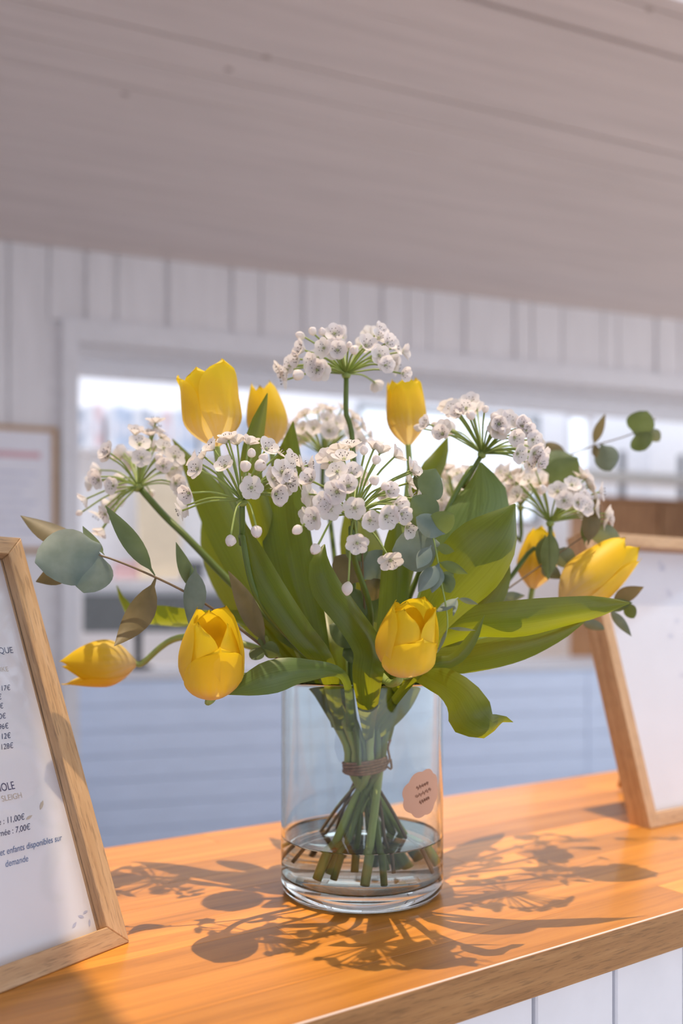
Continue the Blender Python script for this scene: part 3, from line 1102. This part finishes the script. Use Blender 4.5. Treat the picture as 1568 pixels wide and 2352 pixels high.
def allium(label, c, axis_px, Rpx, flor, mids, detailed=False, stem_r=0.0026, scale=1.0, front=-1):
    """c: hub (px, py, depth); axis_px: a pixel point the head leans to; flor: (px, py, kind, side) with side -1 near / +1 far"""
    C = P(*c)
    d = c[2]
    Rm = Rpx / F * d
    ax = (P(axis_px[0], axis_px[1], axis_px[2] if len(axis_px) > 2 else d) - C).normalized()
    root = empty('allium', (0, 0, 0))
    tag(root, label, 'allium', 'white allium heads in the vase')
    path = stem_path(C, ax, [P(*m) for m in mids])
    sm = catmull([tuple(p) for p in path], 56)
    new_obj('stem', tube_mesh('stem', sm, [stem_r * (0.9 + 0.25 * i / 55) for i in range(56)], M['stem'], 10), root)
    vs, fs = lathe([(0.0, -0.002), (stem_r * 1.2, -0.001), (stem_r * 1.7, 0.0015), (stem_r * 1.3, 0.004), (0, 0.005)], 12)
    hub = new_obj('hub', mesh('hub', vs, fs, M['stem_pale']), root)
    hub.location = C
    hub.rotation_mode = 'QUATERNION'
    hub.rotation_quaternion = ax.to_track_quat('Z', 'Y')
    flor = list(flor)
    opens = [f for f in flor if len(f) < 3 or f[2] == 'o']
    for f in random.sample(opens, int(len(opens) * 0.45)):
        flor.append((f[0] + random.uniform(-17, 17), f[1] + random.uniform(-14, 14), 'o', random.choice((-1, 1))))
    for f in flor:
        px, py = f[0], f[1]
        kind = f[2] if len(f) > 2 else 'o'
        sd = f[3] if len(f) > 3 else random.choice((-1, -1, 1))
        ox, oz = (px - c[0]) / F * d, -(py - c[1]) / F * d
        r2 = ox * ox + oz * oz
        rr = Rm * random.uniform(0.95, 1.05)
        oy = math.sqrt(max(0.0, rr * rr - r2)) * sd
        oy = max(-0.05, min(0.05, oy)) * 0.85
        oy += random.uniform(-0.004, 0.004)
        end = P(px, py, d + oy)
        dirv = (end - C).normalized()
        bow = (end - C).length * 0.10
        midp = C.lerp(end, 0.55) + V((0, 0, 1)) * bow * (1 if kind != 'd' else 2.2)
        foot = C + ax * 0.003
        pp = catmull([tuple(foot), tuple(midp), tuple(end)], 9)
        new_obj('pedicel', tube_mesh('pedicel', pp, 0.00085 * scale, M['stem_pale'], 5), root)
        tang = (V(pp[-1]) - V(pp[-3])).normalized()
        lookto = (tang + V((random.uniform(-.35, .35), random.uniform(-.45, .1), random.uniform(-.25, .2)))).normalized()
        q = lookto.to_track_quat('Z', 'Y') @ Quaternion((0, 0, 1), random.uniform(0, 6))
        s = scale * random.uniform(0.95, 1.2)
        if kind in ('b', 'd'):
            o = new_obj('bud', BUD, root)
            s *= random.uniform(0.75, 1.1) if kind == 'b' else 1.0
        else:
            o = new_obj('floret', FC if detailed else FF, root)
            if detailed:
                cup = random.uniform(-0.25, 0.45)
                for k_ in range(6):
                    pt = new_obj('petal', FP, o)
                    pt.rotation_euler = (0, -cup + random.uniform(-.12, .12), 0)
                    pt.rotation_mode = 'XYZ'
                    e = Euler((0, -cup + random.uniform(-.12, .12), 0)).to_matrix()
                    m_ = Matrix.Rotation(k_ * math.pi / 3, 3, 'Z') @ e
                    pt.rotation_euler = m_.to_euler()
                    pt.location = (0, 0, 0.0003 if k_ % 2 else 0)
        o.location = end
        o.rotation_mode = 'QUATERNION'
        o.rotation_quaternion = q
        o.scale = (s, s, s)
    return root


def eucalyptus(label, stem, leaves, r=0.0016, mat='stem_brown'):
    root = empty('eucalyptus_sprig', (0, 0, 0))
    tag(root, label, 'eucalyptus', 'eucalyptus sprigs in the vase')
    pts = [P(*s) for s in stem]
    ax = (pts[0] - pts[1]).normalized()
    path = stem_path(pts[0], ax, pts[1:], back=0.006)
    sm = catmull([tuple(p) for p in path], 60)
    new_obj('stem', tube_mesh('stem', sm, [r * (0.45 + 0.75 * i / 59) for i in range(60)], M[mat], 8), root)
    for lf in leaves:
        b, t, w = lf[0], lf[1], lf[2]
        m_ = lf[3] if len(lf) > 3 else 'eu'
        roll = lf[4] if len(lf) > 4 else 0
        bend = lf[5] if len(lf) > 5 else 0.0
        round_leaf('leaf', b, t, w, M[m_], root, roll, 0.10, bend)
    return root


# ------------------------------------------------------------------ tulips (foot, tip, width in pixels, stem points)
tulip('large open yellow tulip with a cream foot, rising above the left of the bouquet', (497, 1026, .79), (470, 838, .785), 138,
      [(520, 1120, .79), (600, 1300, .79)],
      [[(740, 1520, .78, 45), (640, 1420, .81, 75, 25), (560, 1290, .84, 95, 20), (500, 1170, .86, 90, 10), (445, 1080, .87, 45, 10), (396, 1008, .88, 2)],
       [(700, 1530, .80, 45), (600, 1440, .85, 70, -10), (530, 1340, .88, 80), (490, 1250, .90, 62), (468, 1165, .91, 4)],
       [(750, 1535, .73, 45), (690, 1450, .72, 66, 20), (622, 1350, .72, 70, 20), (580, 1265, .72, 50, 10), (556, 1195, .72, 5)]],
      close=0.08, spin=0.35, lifts=[1.0, .88, .86, .95, .9, .93])
tulip('yellow tulip half hidden by a pointed leaf, beside the largest tulip', (623, 1030, .88), (600, 880, .88), 96,
      [(640, 1120, .87), (690, 1300, .84)],
      [[(700, 1450, .80, 50), (625, 1260, .79, 58), (578, 1090, .77, 52, 15), (592, 985, .77, 40, 25), (614, 903, .77, 2)],
       [(760, 1490, .84, 60), (720, 1360, .90, 90), (640, 1250, .96, 95, 15), (580, 1180, 1.0, 4)],
       [(735, 1530, .78, 60), (700, 1420, .78, 95), (667, 1280, .78, 112), (650, 1160, .79, 108), (662, 1060, .80, 66), (673, 968, .81, 3)]],
      close=0.5, spin=0.9)

tulip('upright yellow tulip standing beside the topmost allium', (937, 1022, .86), (926, 866, .86), 95,
      [(940, 1080, .86), (925, 1250, .84)],
      [[(895, 1450, .83, 50), (935, 1250, .85, 62), (985, 1100, .87, 58, 20), (1012, 1045, .88, 36), (1028, 1003, .88, 2)],
       [(860, 1500, .84, 60), (850, 1380, .87, 90), (830, 1240, .90, 100, 15), (800, 1130, .93, 4)],
       [(865, 1690, .80, 22), (905, 1630, .79, 55), (940, 1580, .785, 55, 20), (965, 1530, .78, 10)]],
      close=0.22, spin=0.1)

tulip('orange-yellow tulip lying sideways beside the price frame', (312, 1524, .85), (136, 1526, .83), 112,
      [(410, 1465, .84), (560, 1480, .81)],
      [[(600, 1445, .80, 22), (500, 1422, .84, 60, -60), (400, 1422, .87, 78, -55), (320, 1416, .89, 60, -55), (288, 1392, .90, 22, -30), (268, 1345, .90, 2)]],
      close=0.80, spin=0.5, drop=0.55, back=0.008, blunt=2.6)
tulip('plump yellow tulip with crumpled petals below the allium heads, left of the rim', (482, 1602, .695), (490, 1400, .655), 150,
      [(530, 1560, .73), (640, 1550, .76)],
      [[(790, 1555, .72, 20), (700, 1540, .695, 55), (625, 1552, .685, 80, 15), (570, 1572, .685, 55, 10), (522, 1594, .69, 5)]],
      close=0.5, spin=0.52, lifts=[.98, .92, 1.0, .95, .76, .88], leafmats={0: 'leaf_blue'}, back=0.006, blunt=5.0, half=1.12, face=4, splay={4: .36, 3: .1})
tulip('squat yellow tulip leaning over the front of the vase rim', (918, 1552, .67), (952, 1378, .645), 146,
      [(895, 1570, .71)],
      [[(930, 1553, .72, 38), (1000, 1562, .69, 66, 20), (1055, 1600, .67, 90, 10), (1082, 1648, .66, 108, 10), (1125, 1672, .665, 64, 35), (1150, 1655, .675, 34, 60), (1178, 1659, .68, 2, 80)],
       [(968, 1538, .69, 22), (1040, 1517, .68, 30), (1082, 1470, .68, 27), (1112, 1412, .68, 2)],
       [(885, 1530, .74, 60), (900, 1430, .74, 68), (906, 1330, .75, 66), (906, 1250, .75, 48), (910, 1180, .75, 4)],
       [(846, 1565, .70, 70, 15), (850, 1490, .69, 88, 35), (800, 1410, .68, 78, 30), (752, 1350, .68, 74, 20), (735, 1295, .68, 50, 10), (745, 1250, .69, 3)]],
      close=0.42, spin=0.25, lifts=[1.0, .92, .96, .94, .68, .98], back=0.006, blunt=5.5, half=1.15, face=4, splay={4: .36, 5: .12})
tulip('bright yellow tulip reaching sideways over a long leaf towards the white frame', (1288, 1388, .86), (1450, 1252, .87), 128,
      [(1240, 1415, .855), (1100, 1470, .83)],
      [[(930, 1512, .75, 50), (1060, 1440, .73, 76, 25), (1200, 1424, .72, 92, 25), (1330, 1404, .73, 72, 30), (1410, 1388, .74, 28), (1445, 1385, .745, 3)],
       [(930, 1532, .76, 40), (1050, 1516, .74, 66), (1180, 1486, .73, 72), (1280, 1455, .735, 38), (1345, 1425, .74, 3)]],
      close=0.40, spin=0.2, lifts=[1.0, .97, .95, 1.0, .98, .96])
tulip('yellow tulip hidden behind the eucalyptus leaves and the tall curled leaf', (1222, 1352, .93), (1248, 1205, .93), 92,
      [(1200, 1400, .92), (1050, 1480, .87)],
      [[(955, 1482, .77, 60), (1010, 1370, .78, 100), (1062, 1260, .79, 135, 15), (1112, 1150, .80, 128, 10), (1104, 1062, .80, 4)],
       [(950, 1500, .74, 50), (1010, 1395, .72, 105, 10), (1090, 1295, .71, 172, 20), (1150, 1225, .71, 128, 25), (1183, 1158, .72, 4, 40)],
       [(960, 1480, .86, 60), (1020, 1360, .92, 95), (1080, 1260, .98, 80), (1120, 1190, 1.02, 4)],
       [(1000, 1500, .78, 46), (1080, 1420, .79, 76), (1138, 1340, .80, 66), (1165, 1262, .81, 6)]],
      close=0.5, spin=0.7, leafmats={0: 'leaf_blue'})

# ------------------------------------------------------------------ alliums
allium('white allium head standing highest, on a straight green stem above the bouquet', (795, 866, .80), (795, 700), 138,
       [(700, 775, 'b'), (722, 768, 'b'), (742, 770, 'b'), (775, 785), (768, 768), (785, 770, 'o', 1), (850, 772), (835, 792), (885, 790), (922, 808), (905, 838),
        (922, 858), (860, 878), (700, 805), (688, 825), (668, 840), (658, 872), (696, 860, 'b'), (718, 832), (745, 800), (775, 805, 'o', -1), (800, 795, 'b', -1),
        (812, 808, 'b', -1), (870, 818), (884, 838), (730, 850, 'o', -1), (900, 800), (868, 778), (660, 850)],
       [(808, 1000, .80), (815, 1200, .80)], True)
allium('peach-tinted white allium leaning out to the left on a bare dark stem', (322, 1122, .84), (200, 985), 128,
       [(250, 1050), (285, 1042), (320, 1022), (345, 1002), (370, 1005), (347, 1030), (375, 1030), (400, 1050), (325, 1052), (300, 1052), (385, 1085), (402, 1110),
        (225, 1095), (213, 1110), (200, 1145), (190, 1175, 'b'), (255, 1155), (243, 1180), (270, 1145), (282, 1100), (237, 1213), (275, 1112), (310, 1000), (358, 985),
        (405, 1075), (345, 1130, 'b'), (360, 1055, 'b', -1), (232, 1080)],
       [(430, 1235, .83), (530, 1338, .82), (640, 1440, .80)], True, stem_r=0.0036)
allium('white allium head with drooping buds in front of the tall green leaves', (556, 1158, .705), (556, 1000, .68), 142,
       [(436, 1132), (430, 1160), (452, 1060), (518, 1072, 'o', -1), (492, 1033), (545, 1022), (610, 1033), (578, 1050, 'b', -1), (577, 1120, 'o', -1), (632, 1140, 'o', -1),
        (662, 1108, 'o', -1), (666, 1060), (690, 1072), (640, 1043), (530, 1230, 'd', -1), (588, 1208, 'd', -1), (520, 1020), (570, 1022), (598, 1060, 'b', -1),
        (560, 1078, 'b', -1), (455, 1078), (645, 1085), (680, 1100), (700, 1105, 'b'), (590, 1075, 'b', -1), (470, 1050), (625, 1100, 'o', -1)],
       [(556, 1230, .71), (590, 1370, .72), (690, 1490, .745)], True)
allium('white allium head with dark-dotted open florets at the heart of the bouquet', (812, 1188, .685), (815, 1060, .60), 158,
       [(800, 1118, 'o', -1), (815, 1166, 'o', -1), (848, 1195, 'o', -1), (724, 1190, 'o', -1), (746, 1155, 'o', -1), (790, 1058), (806, 1090, 'o', -1), (872, 1042), (905, 1050),
        (836, 1045, 'b'), (862, 1066, 'b', -1), (856, 1108, 'b', -1), (905, 1160, 'o', -1), (936, 1110), (942, 1142), (932, 1210, 'o', -1), (962, 1218, 'o', -1), (896, 1285, 'o', -1),
        (820, 1246, 'o', -1), (730, 1252, 'd', -1), (692, 1210, 'd', -1), (800, 1336, 'd', -1), (716, 1105), (710, 1135), (878, 1118, 'b', -1), (762, 1062), (775, 1085),
        (885, 1185, 'o', -1), (775, 1130, 'o', -1), (890, 1130, 'o', -1), (920, 1180, 'o', -1), (780, 1035), (945, 1085), (805, 1030)],
       [(806, 1215, .70), (815, 1290, .72), (850, 1400, .75), (845, 1500, .78)], True)
allium('pale glowing allium head behind the bouquet below the topmost allium', (742, 1052, .95), (745, 900), 110,
       [(680, 975), (700, 955), (730, 950), (760, 945), (785, 940), (810, 960), (830, 980), (845, 1000), (668, 992), (720, 985), (750, 965), (770, 975), (800, 995), (690, 1010),
        (822, 1012), (842, 1012, 'b'), (710, 1000), (755, 990), (785, 970), (660, 1010, 'b')],
       [(748, 1120, .94), (770, 1300, .90)])
allium('white allium head leaning right behind the tall curled leaf', (1104, 1048, .81), (1165, 945), 150,
       [(985, 975), (972, 985, 'b'), (1020, 985), (1040, 988), (1040, 940), (1070, 940), (1095, 940), (1112, 945, 'b'), (1145, 975), (1165, 965), (1190, 972), (1205, 990),
        (1222, 1010), (1240, 1030), (1246, 1046), (1215, 1065), (1180, 1005), (1130, 962, 'b'), (1232, 1056), (1008, 980, 'b'), (1028, 935), (1195, 1030, 'o', 1), (1150, 990, 'b', -1),
        (1055, 950), (1085, 960, 'b'), (1225, 1040)],
       [(1085, 1070, .80), (1030, 1165, .80), (930, 1400, .80)], True)
allium('white allium head lowest on the right above the sideways tulip', (1263, 1206, .88), (1262, 1050), 118,
       [(1180, 1112), (1202, 1095), (1230, 1082), (1215, 1107), (1280, 1130, 'o', -1), (1312, 1140, 'o', -1), (1330, 1130), (1350, 1120), (1362, 1150), (1345, 1100), (1375, 1130), (1388, 1180),
        (1385, 1198), (1340, 1165), (1190, 1140), (1240, 1112), (1165, 1092), (1312, 1115), (1295, 1150), (1325, 1155), (1180, 1160, 'b'), (1250, 1130, 'b', -1), (1365, 1170), (1330, 1100)],
       [(1225, 1260, .885), (1150, 1350, .88), (1020, 1440, .86)])
allium('peach-tinted allium head tucked behind the tall curled leaf beside the round eucalyptus leaves', (1048, 1185, .93), (1048, 1050), 105,
       [(1010, 1092), (1030, 1080), (1050, 1090), (1070, 1085), (1080, 1110), (1020, 1120), (1040, 1130), (1012, 1150), (1060, 1112), (1092, 1130), (1035, 1165), (1025, 1100), (1065, 1140),
        (1090, 1090), (1005, 1125)],
       [(1030, 1260, .92), (960, 1400, .89)])
allium('peach-tinted allium head furthest back beneath the right-leaning allium', (1195, 1170, .98), (1195, 1030), 100,
       [(1165, 1078), (1190, 1090), (1215, 1080), (1238, 1095), (1200, 1066), (1180, 1120), (1230, 1125), (1152, 1110), (1205, 1105), (1170, 1098), (1222, 1105), (1190, 1130), (1160, 1130),
        (1150, 1085), (1245, 1112)],
       [(1170, 1240, .97), (1060, 1400, .91)])

# ------------------------------------------------------------------ eucalyptus sprigs (tip first)
eucalyptus('eucalyptus sprig with big blue-grey leaves arching out over the price frame',
           [(150, 1268, .725), (235, 1277, .72), (355, 1325, .72), (470, 1386, .73), (600, 1482, .745), (680, 1545, .76)],
           [((232, 1252, .72), (80, 1292, .70), 145, 'eu', 22, .06), ((226, 1268, .72), (192, 1362, .71), 98, 'eu', 10),
            ((200, 1262, .75), (47, 1184, .77), 66, 'eu_b', 40), ((175, 1290, .74), (82, 1336, .75), 62, 'eu_b', 30), ((240, 1275, .725), (190, 1208, .73), 44, 'eu_g', 55),
            ((356, 1322, .72), (242, 1161, .71), 46, 'eu_g', 20, -.03), ((358, 1326, .72), (262, 1484, .70), 68, 'eu_b', 20, .16),
            ((456, 1368, .73), (404, 1245, .735), 36, 'eu_g', 20, .05), ((448, 1300, .715), (436, 1443, .715), 58, 'eu', 25, .04), ((458, 1372, .73), (438, 1300, .735), 30, 'eu_g', 50),
            ((612, 1486, .74), (524, 1311, .73), 58, 'eu_b', 35, -.05), ((600, 1486, .74), (642, 1502, .735), 42, 'eu_g', 20), ((600, 1486, .74), (578, 1515, .73), 36, 'eu_g', 20),
            ((600, 1485, .74), (612, 1460, .74), 30, 'eu_g', 30)])
eucalyptus('fine eucalyptus sprig with small silvery leaves in front of the curled leaf',
           [(975, 1105, .67), (985, 1190, .655), (1000, 1260, .65), (1012, 1330, .65), (1027, 1443, .655), (990, 1512, .67), (935, 1560, .71)],
           [((985, 1152, .66), (1000, 1076, .67), 72, 'eu_g', 30), ((960, 1130, .68), (985, 1080, .69), 50, 'eu_g', 20), ((1000, 1205, .655), (948, 1140, .65), 80, 'eu_g', 15),
            ((985, 1222, .65), (1042, 1182, .64), 58, 'eu_g', 15), ((1022, 1226, .65), (955, 1188, .64), 54, 'eu', 15), ((1010, 1250, .66), (900, 1265, .67), 112, 'eu', 15),
            ((990, 1252, .645), (958, 1306, .635), 36, 'eu', 0), ((1000, 1258, .65), (1043, 1266, .64), 26, 'eu_g', 20), ((1005, 1290, .65), (1074, 1318, .64), 26, 'eu_g', 20),
            ((1008, 1294, .645), (960, 1360, .635), 44, 'eu', 10), ((1008, 1294, .645), (992, 1362, .64), 38, 'eu', 10), ((1018, 1318, .65), (1034, 1362, .65), 40, 'eu_g', 10), ((1012, 1335, .65), (1042, 1318, .65), 30, 'eu_g', 10),
            ((1050, 1374, .655), (1098, 1388, .645), 14, 'eu', 20), ((1050, 1374, .655), (1040, 1416, .645), 11, 'eu', 20), ((1028, 1443, .655), (1092, 1448, .645), 10, 'eu', 30),
            ((1027, 1443, .655), (1004, 1500, .65), 10, 'eu', 30), ((1052, 1372, .655), (1000, 1406, .65), 28, 'eu', 40)], r=0.0011, mat='stem_pale')
eucalyptus('eucalyptus sprig rising at the right with round leaves against the office',
           [(1505, 962, 1.0), (1450, 997, 1.0), (1370, 1022, 1.0), (1310, 1045, 1.0), (1200, 1112, .98), (1120, 1190, .95), (1000, 1350, .88)],
           [((1458, 1000, 1.0), (1486, 944, .99), 66, 'eu_g', 10), ((1462, 992, 1.0), (1482, 1034, .99), 56, 'eu_g', 10), ((1488, 988, 1.0), (1514, 1014, 1.0), 34, 'eu', 30),
            ((1362, 1024, 1.0), (1390, 950, .99), 26, 'eu_b', 30), ((1362, 1020, 1.0), (1370, 1052, .99), 20, 'eu_b', 30), ((1380, 1020, 1.0), (1402, 1082, .99), 56, 'eu', 10),
            ((1328, 1052, .99), (1232, 1078, .98), 74, 'eu_g', 20), ((1262, 1122, .96), (1328, 1058, .95), 84, 'eu_g', 15), ((1300, 1050, 1.0), (1250, 1018, 1.0), 40, 'eu_b', 30)],
           r=0.0014)
eucalyptus('eucalyptus sprig with hanging green leaves in front of the hidden tulip',
           [(1400, 1192, .88), (1340, 1232, .88), (1240, 1300, .87), (1155, 1360, .86), (1060, 1425, .84)],
           [((1264, 1214, .86), (1258, 1332, .85), 44, 'eu_g', 10), ((1252, 1228, .87), (1238, 1298, .87), 36, 'eu_g', 20), ((1272, 1262, .88), (1318, 1302, .88), 52, 'eu', 20),
            ((1350, 1252, .87), (1368, 1144, .87), 44, 'eu_b', 15), ((1342, 1252, .88), (1350, 1178, .88), 26, 'eu_g', 30), ((1350, 1214, .89), (1424, 1244, .89), 52, 'eu', 20),
            ((1140, 1378, .86), (1205, 1368, .86), 30, 'eu', 30), ((1240, 1300, .87), (1290, 1330, .88), 36, 'eu', 20)], r=0.0013)
eucalyptus('low eucalyptus sprig ending in a tan leaf under the sideways tulip',
           [(1445, 1380, .86), (1400, 1386, .86), (1300, 1412, .85), (1150, 1445, .83), (1000, 1500, .80)],
           [((1402, 1384, .86), (1478, 1348, .85), 38, 'eu_b', 20), ((1388, 1398, .86), (1452, 1384, .85), 32, 'eu_g', 20), ((1436, 1386, .86), (1456, 1420, .85), 30, 'eu_g', 10),
            ((1398, 1398, .86), (1450, 1462, .86), 24, 'eu', 20), ((1335, 1428, .86), (1388, 1446, .86), 32, 'eu', 40)], r=0.0013)
eucalyptus('dark eucalyptus sprig filling the middle of the bouquet above the rim',
           [(832, 1270, .75), (834, 1330, .755), (838, 1420, .765), (842, 1500, .775)],
           [((836, 1425, .76), (795, 1350, .76), 74, 'eu_g', 15), ((840, 1425, .765), (892, 1368, .77), 74, 'eu_g', 20), ((832, 1335, .755), (768, 1278, .76), 78, 'eu_b', 15),
            ((836, 1330, .755), (892, 1268, .76), 74, 'eu', 20), ((843, 1490, .775), (786, 1506, .77), 60, 'eu_g', 20), ((838, 1470, .77), (756, 1436, .78), 72, 'eu_g', 20),
            ((834, 1290, .752), (806, 1236, .75), 56, 'eu_g', 15), ((838, 1380, .76), (872, 1330, .76), 56, 'eu_b', 25)], r=0.0015)


# ------------------------------------------------------------------ standing frames on the counter
def text_mesh(s, size, mat, align='RIGHT', shear=0.0, xs=1.0):
    cu = bpy.data.curves.new('lettering', 'FONT')
    cu.body = s
    cu.size = size
    cu.align_x = align
    cu.shear = shear
    o = bpy.data.objects.new('lettering', cu)
    COL.objects.link(o)
    dg = bpy.context.evaluated_depsgraph_get()
    me = bpy.data.meshes.new_from_object(o.evaluated_get(dg))
    bpy.data.objects.remove(o)
    for v in me.vertices: v.co.x *= xs
    me.materials.clear()
    me.materials.append(mat)
    me.name = 'lettering'
    return me


def stand_frame(name, label, corner, yaw, lean, W, H, right_corner, bar, deep, lines):
    """local x along the foot, y to the back, z up; tilted back about its foot"""
    e = empty(name, corner)
    e.rotation_euler = Euler((-lean, 0, yaw), 'XYZ')
    tag(e, label, 'picture frame')
    x0, x1 = (-W, 0) if right_corner else (0, W)

    def mitre(nm, quad, mat):
        # quad: outline in the x-z plane, extruded 0..deep
        vs = [(x, 0, z) for x, z in quad] + [(x, deep, z) for x, z in quad]
        fs = [(0, 1, 2, 3), (7, 6, 5, 4)] + [(i, i + 4, (i + 1) % 4 + 4, (i + 1) % 4) for i in range(4)]
        me = mesh(nm, vs, fs, mat, smooth=False)
        bm = bmesh.new(); bm.from_mesh(me)
        bmesh.ops.recalc_face_normals(bm, faces=bm.faces)
        bmesh.ops.bevel(bm, geom=list(bm.edges), offset=0.0007, segments=1, affect='EDGES')
        bm.to_mesh(me); bm.free()
        return new_obj(nm, me, e)
    mitre('bottom_rail', [(x0, 0), (x1, 0), (x1 - bar, bar), (x0 + bar, bar)], M['oak'])
    mitre('top_rail', [(x0 + bar, H - bar), (x1 - bar, H - bar), (x1, H), (x0, H)], M['oak'])
    mitre('side_rail', [(x1, 0), (x1, H), (x1 - bar, H - bar), (x1 - bar, bar)], M['oak_v'])
    mitre('side_rail', [(x0, 0), (x0 + bar, bar), (x0 + bar, H - bar), (x0, H)], M['oak_v'])
    ys = deep * 0.62
    box('backing_board', x0 + 0.004, x1 - 0.004, ys + 0.0015, deep - 0.001, 0.004, H - 0.004, M['oak'], e)
    sh = box('sheet', x0 + bar - 0.001, x1 - bar + 0.001, ys, ys + 0.001, bar - 0.001, H - bar + 0.001, M['paper'], e)
    for (s, size, mat, x, z, al, shear, xs_) in lines:
        o = new_obj('lettering', text_mesh(s, size, mat, al, shear, xs_), sh)
        o.location = (x, ys - 0.0003, z)
        o.rotation_euler = (R(90), 0, 0)
    box('pane', x0 + bar, x1 - bar, ys - 0.004, ys - 0.002, bar, H - bar, M['pane'], e)
    # easel strut behind
    mx = (x0 + x1) / 2
    top = V((mx, deep, H * 0.62))
    m3 = Euler((-lean, 0, 0)).to_matrix()
    # foot point on the counter plane, further back
    wtop = m3 @ top
    wfoot = V((mx, wtop.y + 0.075, 0.0045))
    lf = m3.inverted() @ wfoot
    new_obj('easel_strut', tube_mesh('easel_strut', [top, lf], 0.004, M['oak'], 6), e)
    return e, sh


def frame_local(px, py, corner, yaw, lean, ys):
    """pixel -> local (x, z) on the sheet of a standing frame"""
    Rm = Euler((-lean, 0, yaw), 'XYZ').to_matrix()
    o = V(corner) + Rm @ V((0, ys, 0))
    n = Rm @ V((0, 1, 0))
    d = V(((px - CX) / F, 1, -(py - HY) / F))
    t = (o - CAM).dot(n) / d.dot(n)
    loc = Rm.inverted() @ (CAM + d * t - V(corner))
    return loc.x, loc.z


# left frame
LY = math.atan2(.81, .58)
LC = P(298, 2165, 520 / 765)
LC.z = COUNTER_Z + 0.0006
LEAN_L = R(23.7)
LW, LH, LB, LD = 0.27, 0.352, 0.0165, 0.022
ys = LD * 0.62
LT = []


def put_text(s, px, py, size, mat, shear=0.0, xs_=1.0, al='RIGHT'):
    x, z = frame_local(px, py, LC, LY, LEAN_L, ys)
    LT.append((s, size, mat, x, z, al, shear, xs_))


put_text('LECTRIQUE', 31, 1500, 0.0078, M['navy'], 0.0, 0.85)
put_text('BIKE', 20, 1542, 0.0059, M['tan'], 0.0, 0.9)
put_text(': 17€', 24, 1585, 0.0063, M['navy'], 0.25, 0.85)
put_text(': 32€', 4, 1606, 0.0063, M['navy'], 0.25, 0.85)
put_text(': 48€', 8, 1627, 0.0063, M['navy'], 0.25, 0.85)
put_text(': 60€', 14, 1650, 0.0063, M['navy'], 0.25, 0.85)
put_text(': 96€', 20, 1673, 0.0063, M['navy'], 0.25, 0.85)
put_text(': 112€', 25, 1695, 0.0063, M['navy'], 0.25, 0.85)
put_text(': 128€', 31, 1718, 0.0063, M['navy'], 0.25, 0.85)
put_text('CARRIOLE', 35, 1812, 0.0089, M['navy'], 0.0, 0.72)
put_text('BIKE SLEIGH', 52, 1832, 0.0063, M['tan'], 0.0, 0.9)
put_text('Journée : 11,00€', 57, 1882, 0.0065, M['navy'], 0.25, 0.85)
put_text('1/2 journée : 7,00€', 70, 1905, 0.0065, M['navy'], 0.25, 0.85)
put_text('s et enfants disponibles sur', 142, 1930, 0.0068, M['blue'], 0.3, 0.78)
put_text('demande', 65, 1978, 0.0068, M['blue'], 0.3, 0.78)
lf, lsheet = stand_frame('price_frame', 'pale oak frame holding a printed price sheet, leaning at an angle on the counter', LC, LY, LEAN_L, LW, LH, True, LB, LD, LT)
# small printed leaves on the price sheet
for px, py, rr, s in ((95, 1850, 0.6, 1.0), (66, 1878, 1.2, 0.8), (205, 2120, 0.3, 0.7), (185, 2105, 2.0, 0.7), (170, 2125, 1.0, 0.7), (195, 2095, 1.4, 0.6), (215, 2095, 0.9, 0.6)):
    x, z = frame_local(px, py, LC, LY, LEAN_L, ys)
    v2 = [(0, 0, -0.004), (0.0013, 0, -0.001), (0.0013, 0, 0.0015), (0, 0, 0.0045), (-0.0013, 0, 0.0015), (-0.0013, 0, -0.001)]
    o = new_obj('printed_leaf', mesh('printed_leaf', v2, [(0, 1, 2, 3, 4, 5)], M['tan'] if py < 2000 else M['faint'], smooth=False), lsheet)
    o.location = (x, ys - 0.0003, z)
    o.rotation_euler = (0, rr, 0)
    o.scale = (s, 1, s)

# right frame
RY = A_COUNTER
RC = P(1494, 1905, 520 / 505)
RC.z = COUNTER_Z + 0.0006
LEAN_R = R(16)
RW, RH, RB, RD = 0.30, 0.375, 0.017, 0.030
rt = []
for s, px, py, size, mat in (('Sa', 1512, 1310, 0.020, 'faint'), ('Ta', 1530, 1370, 0.014, 'faint'), ('to', 1550, 1430, 0.010, 'faint'), ('lait', 1535, 1465, 0.010, 'faint'),
                             ('un', 1560, 1555, 0.010, 'faint')):
    x, z = frame_local(px, py, RC, RY, LEAN_R, RD * 0.62)
    rt.append((s, size, M[mat], x, z, 'LEFT', 0.35, 0.8))
stand_frame('notice_frame', 'pale wood frame with a nearly blank white sheet standing upright on the counter', RC, RY, LEAN_R, RW, RH, False, RB, RD, rt)
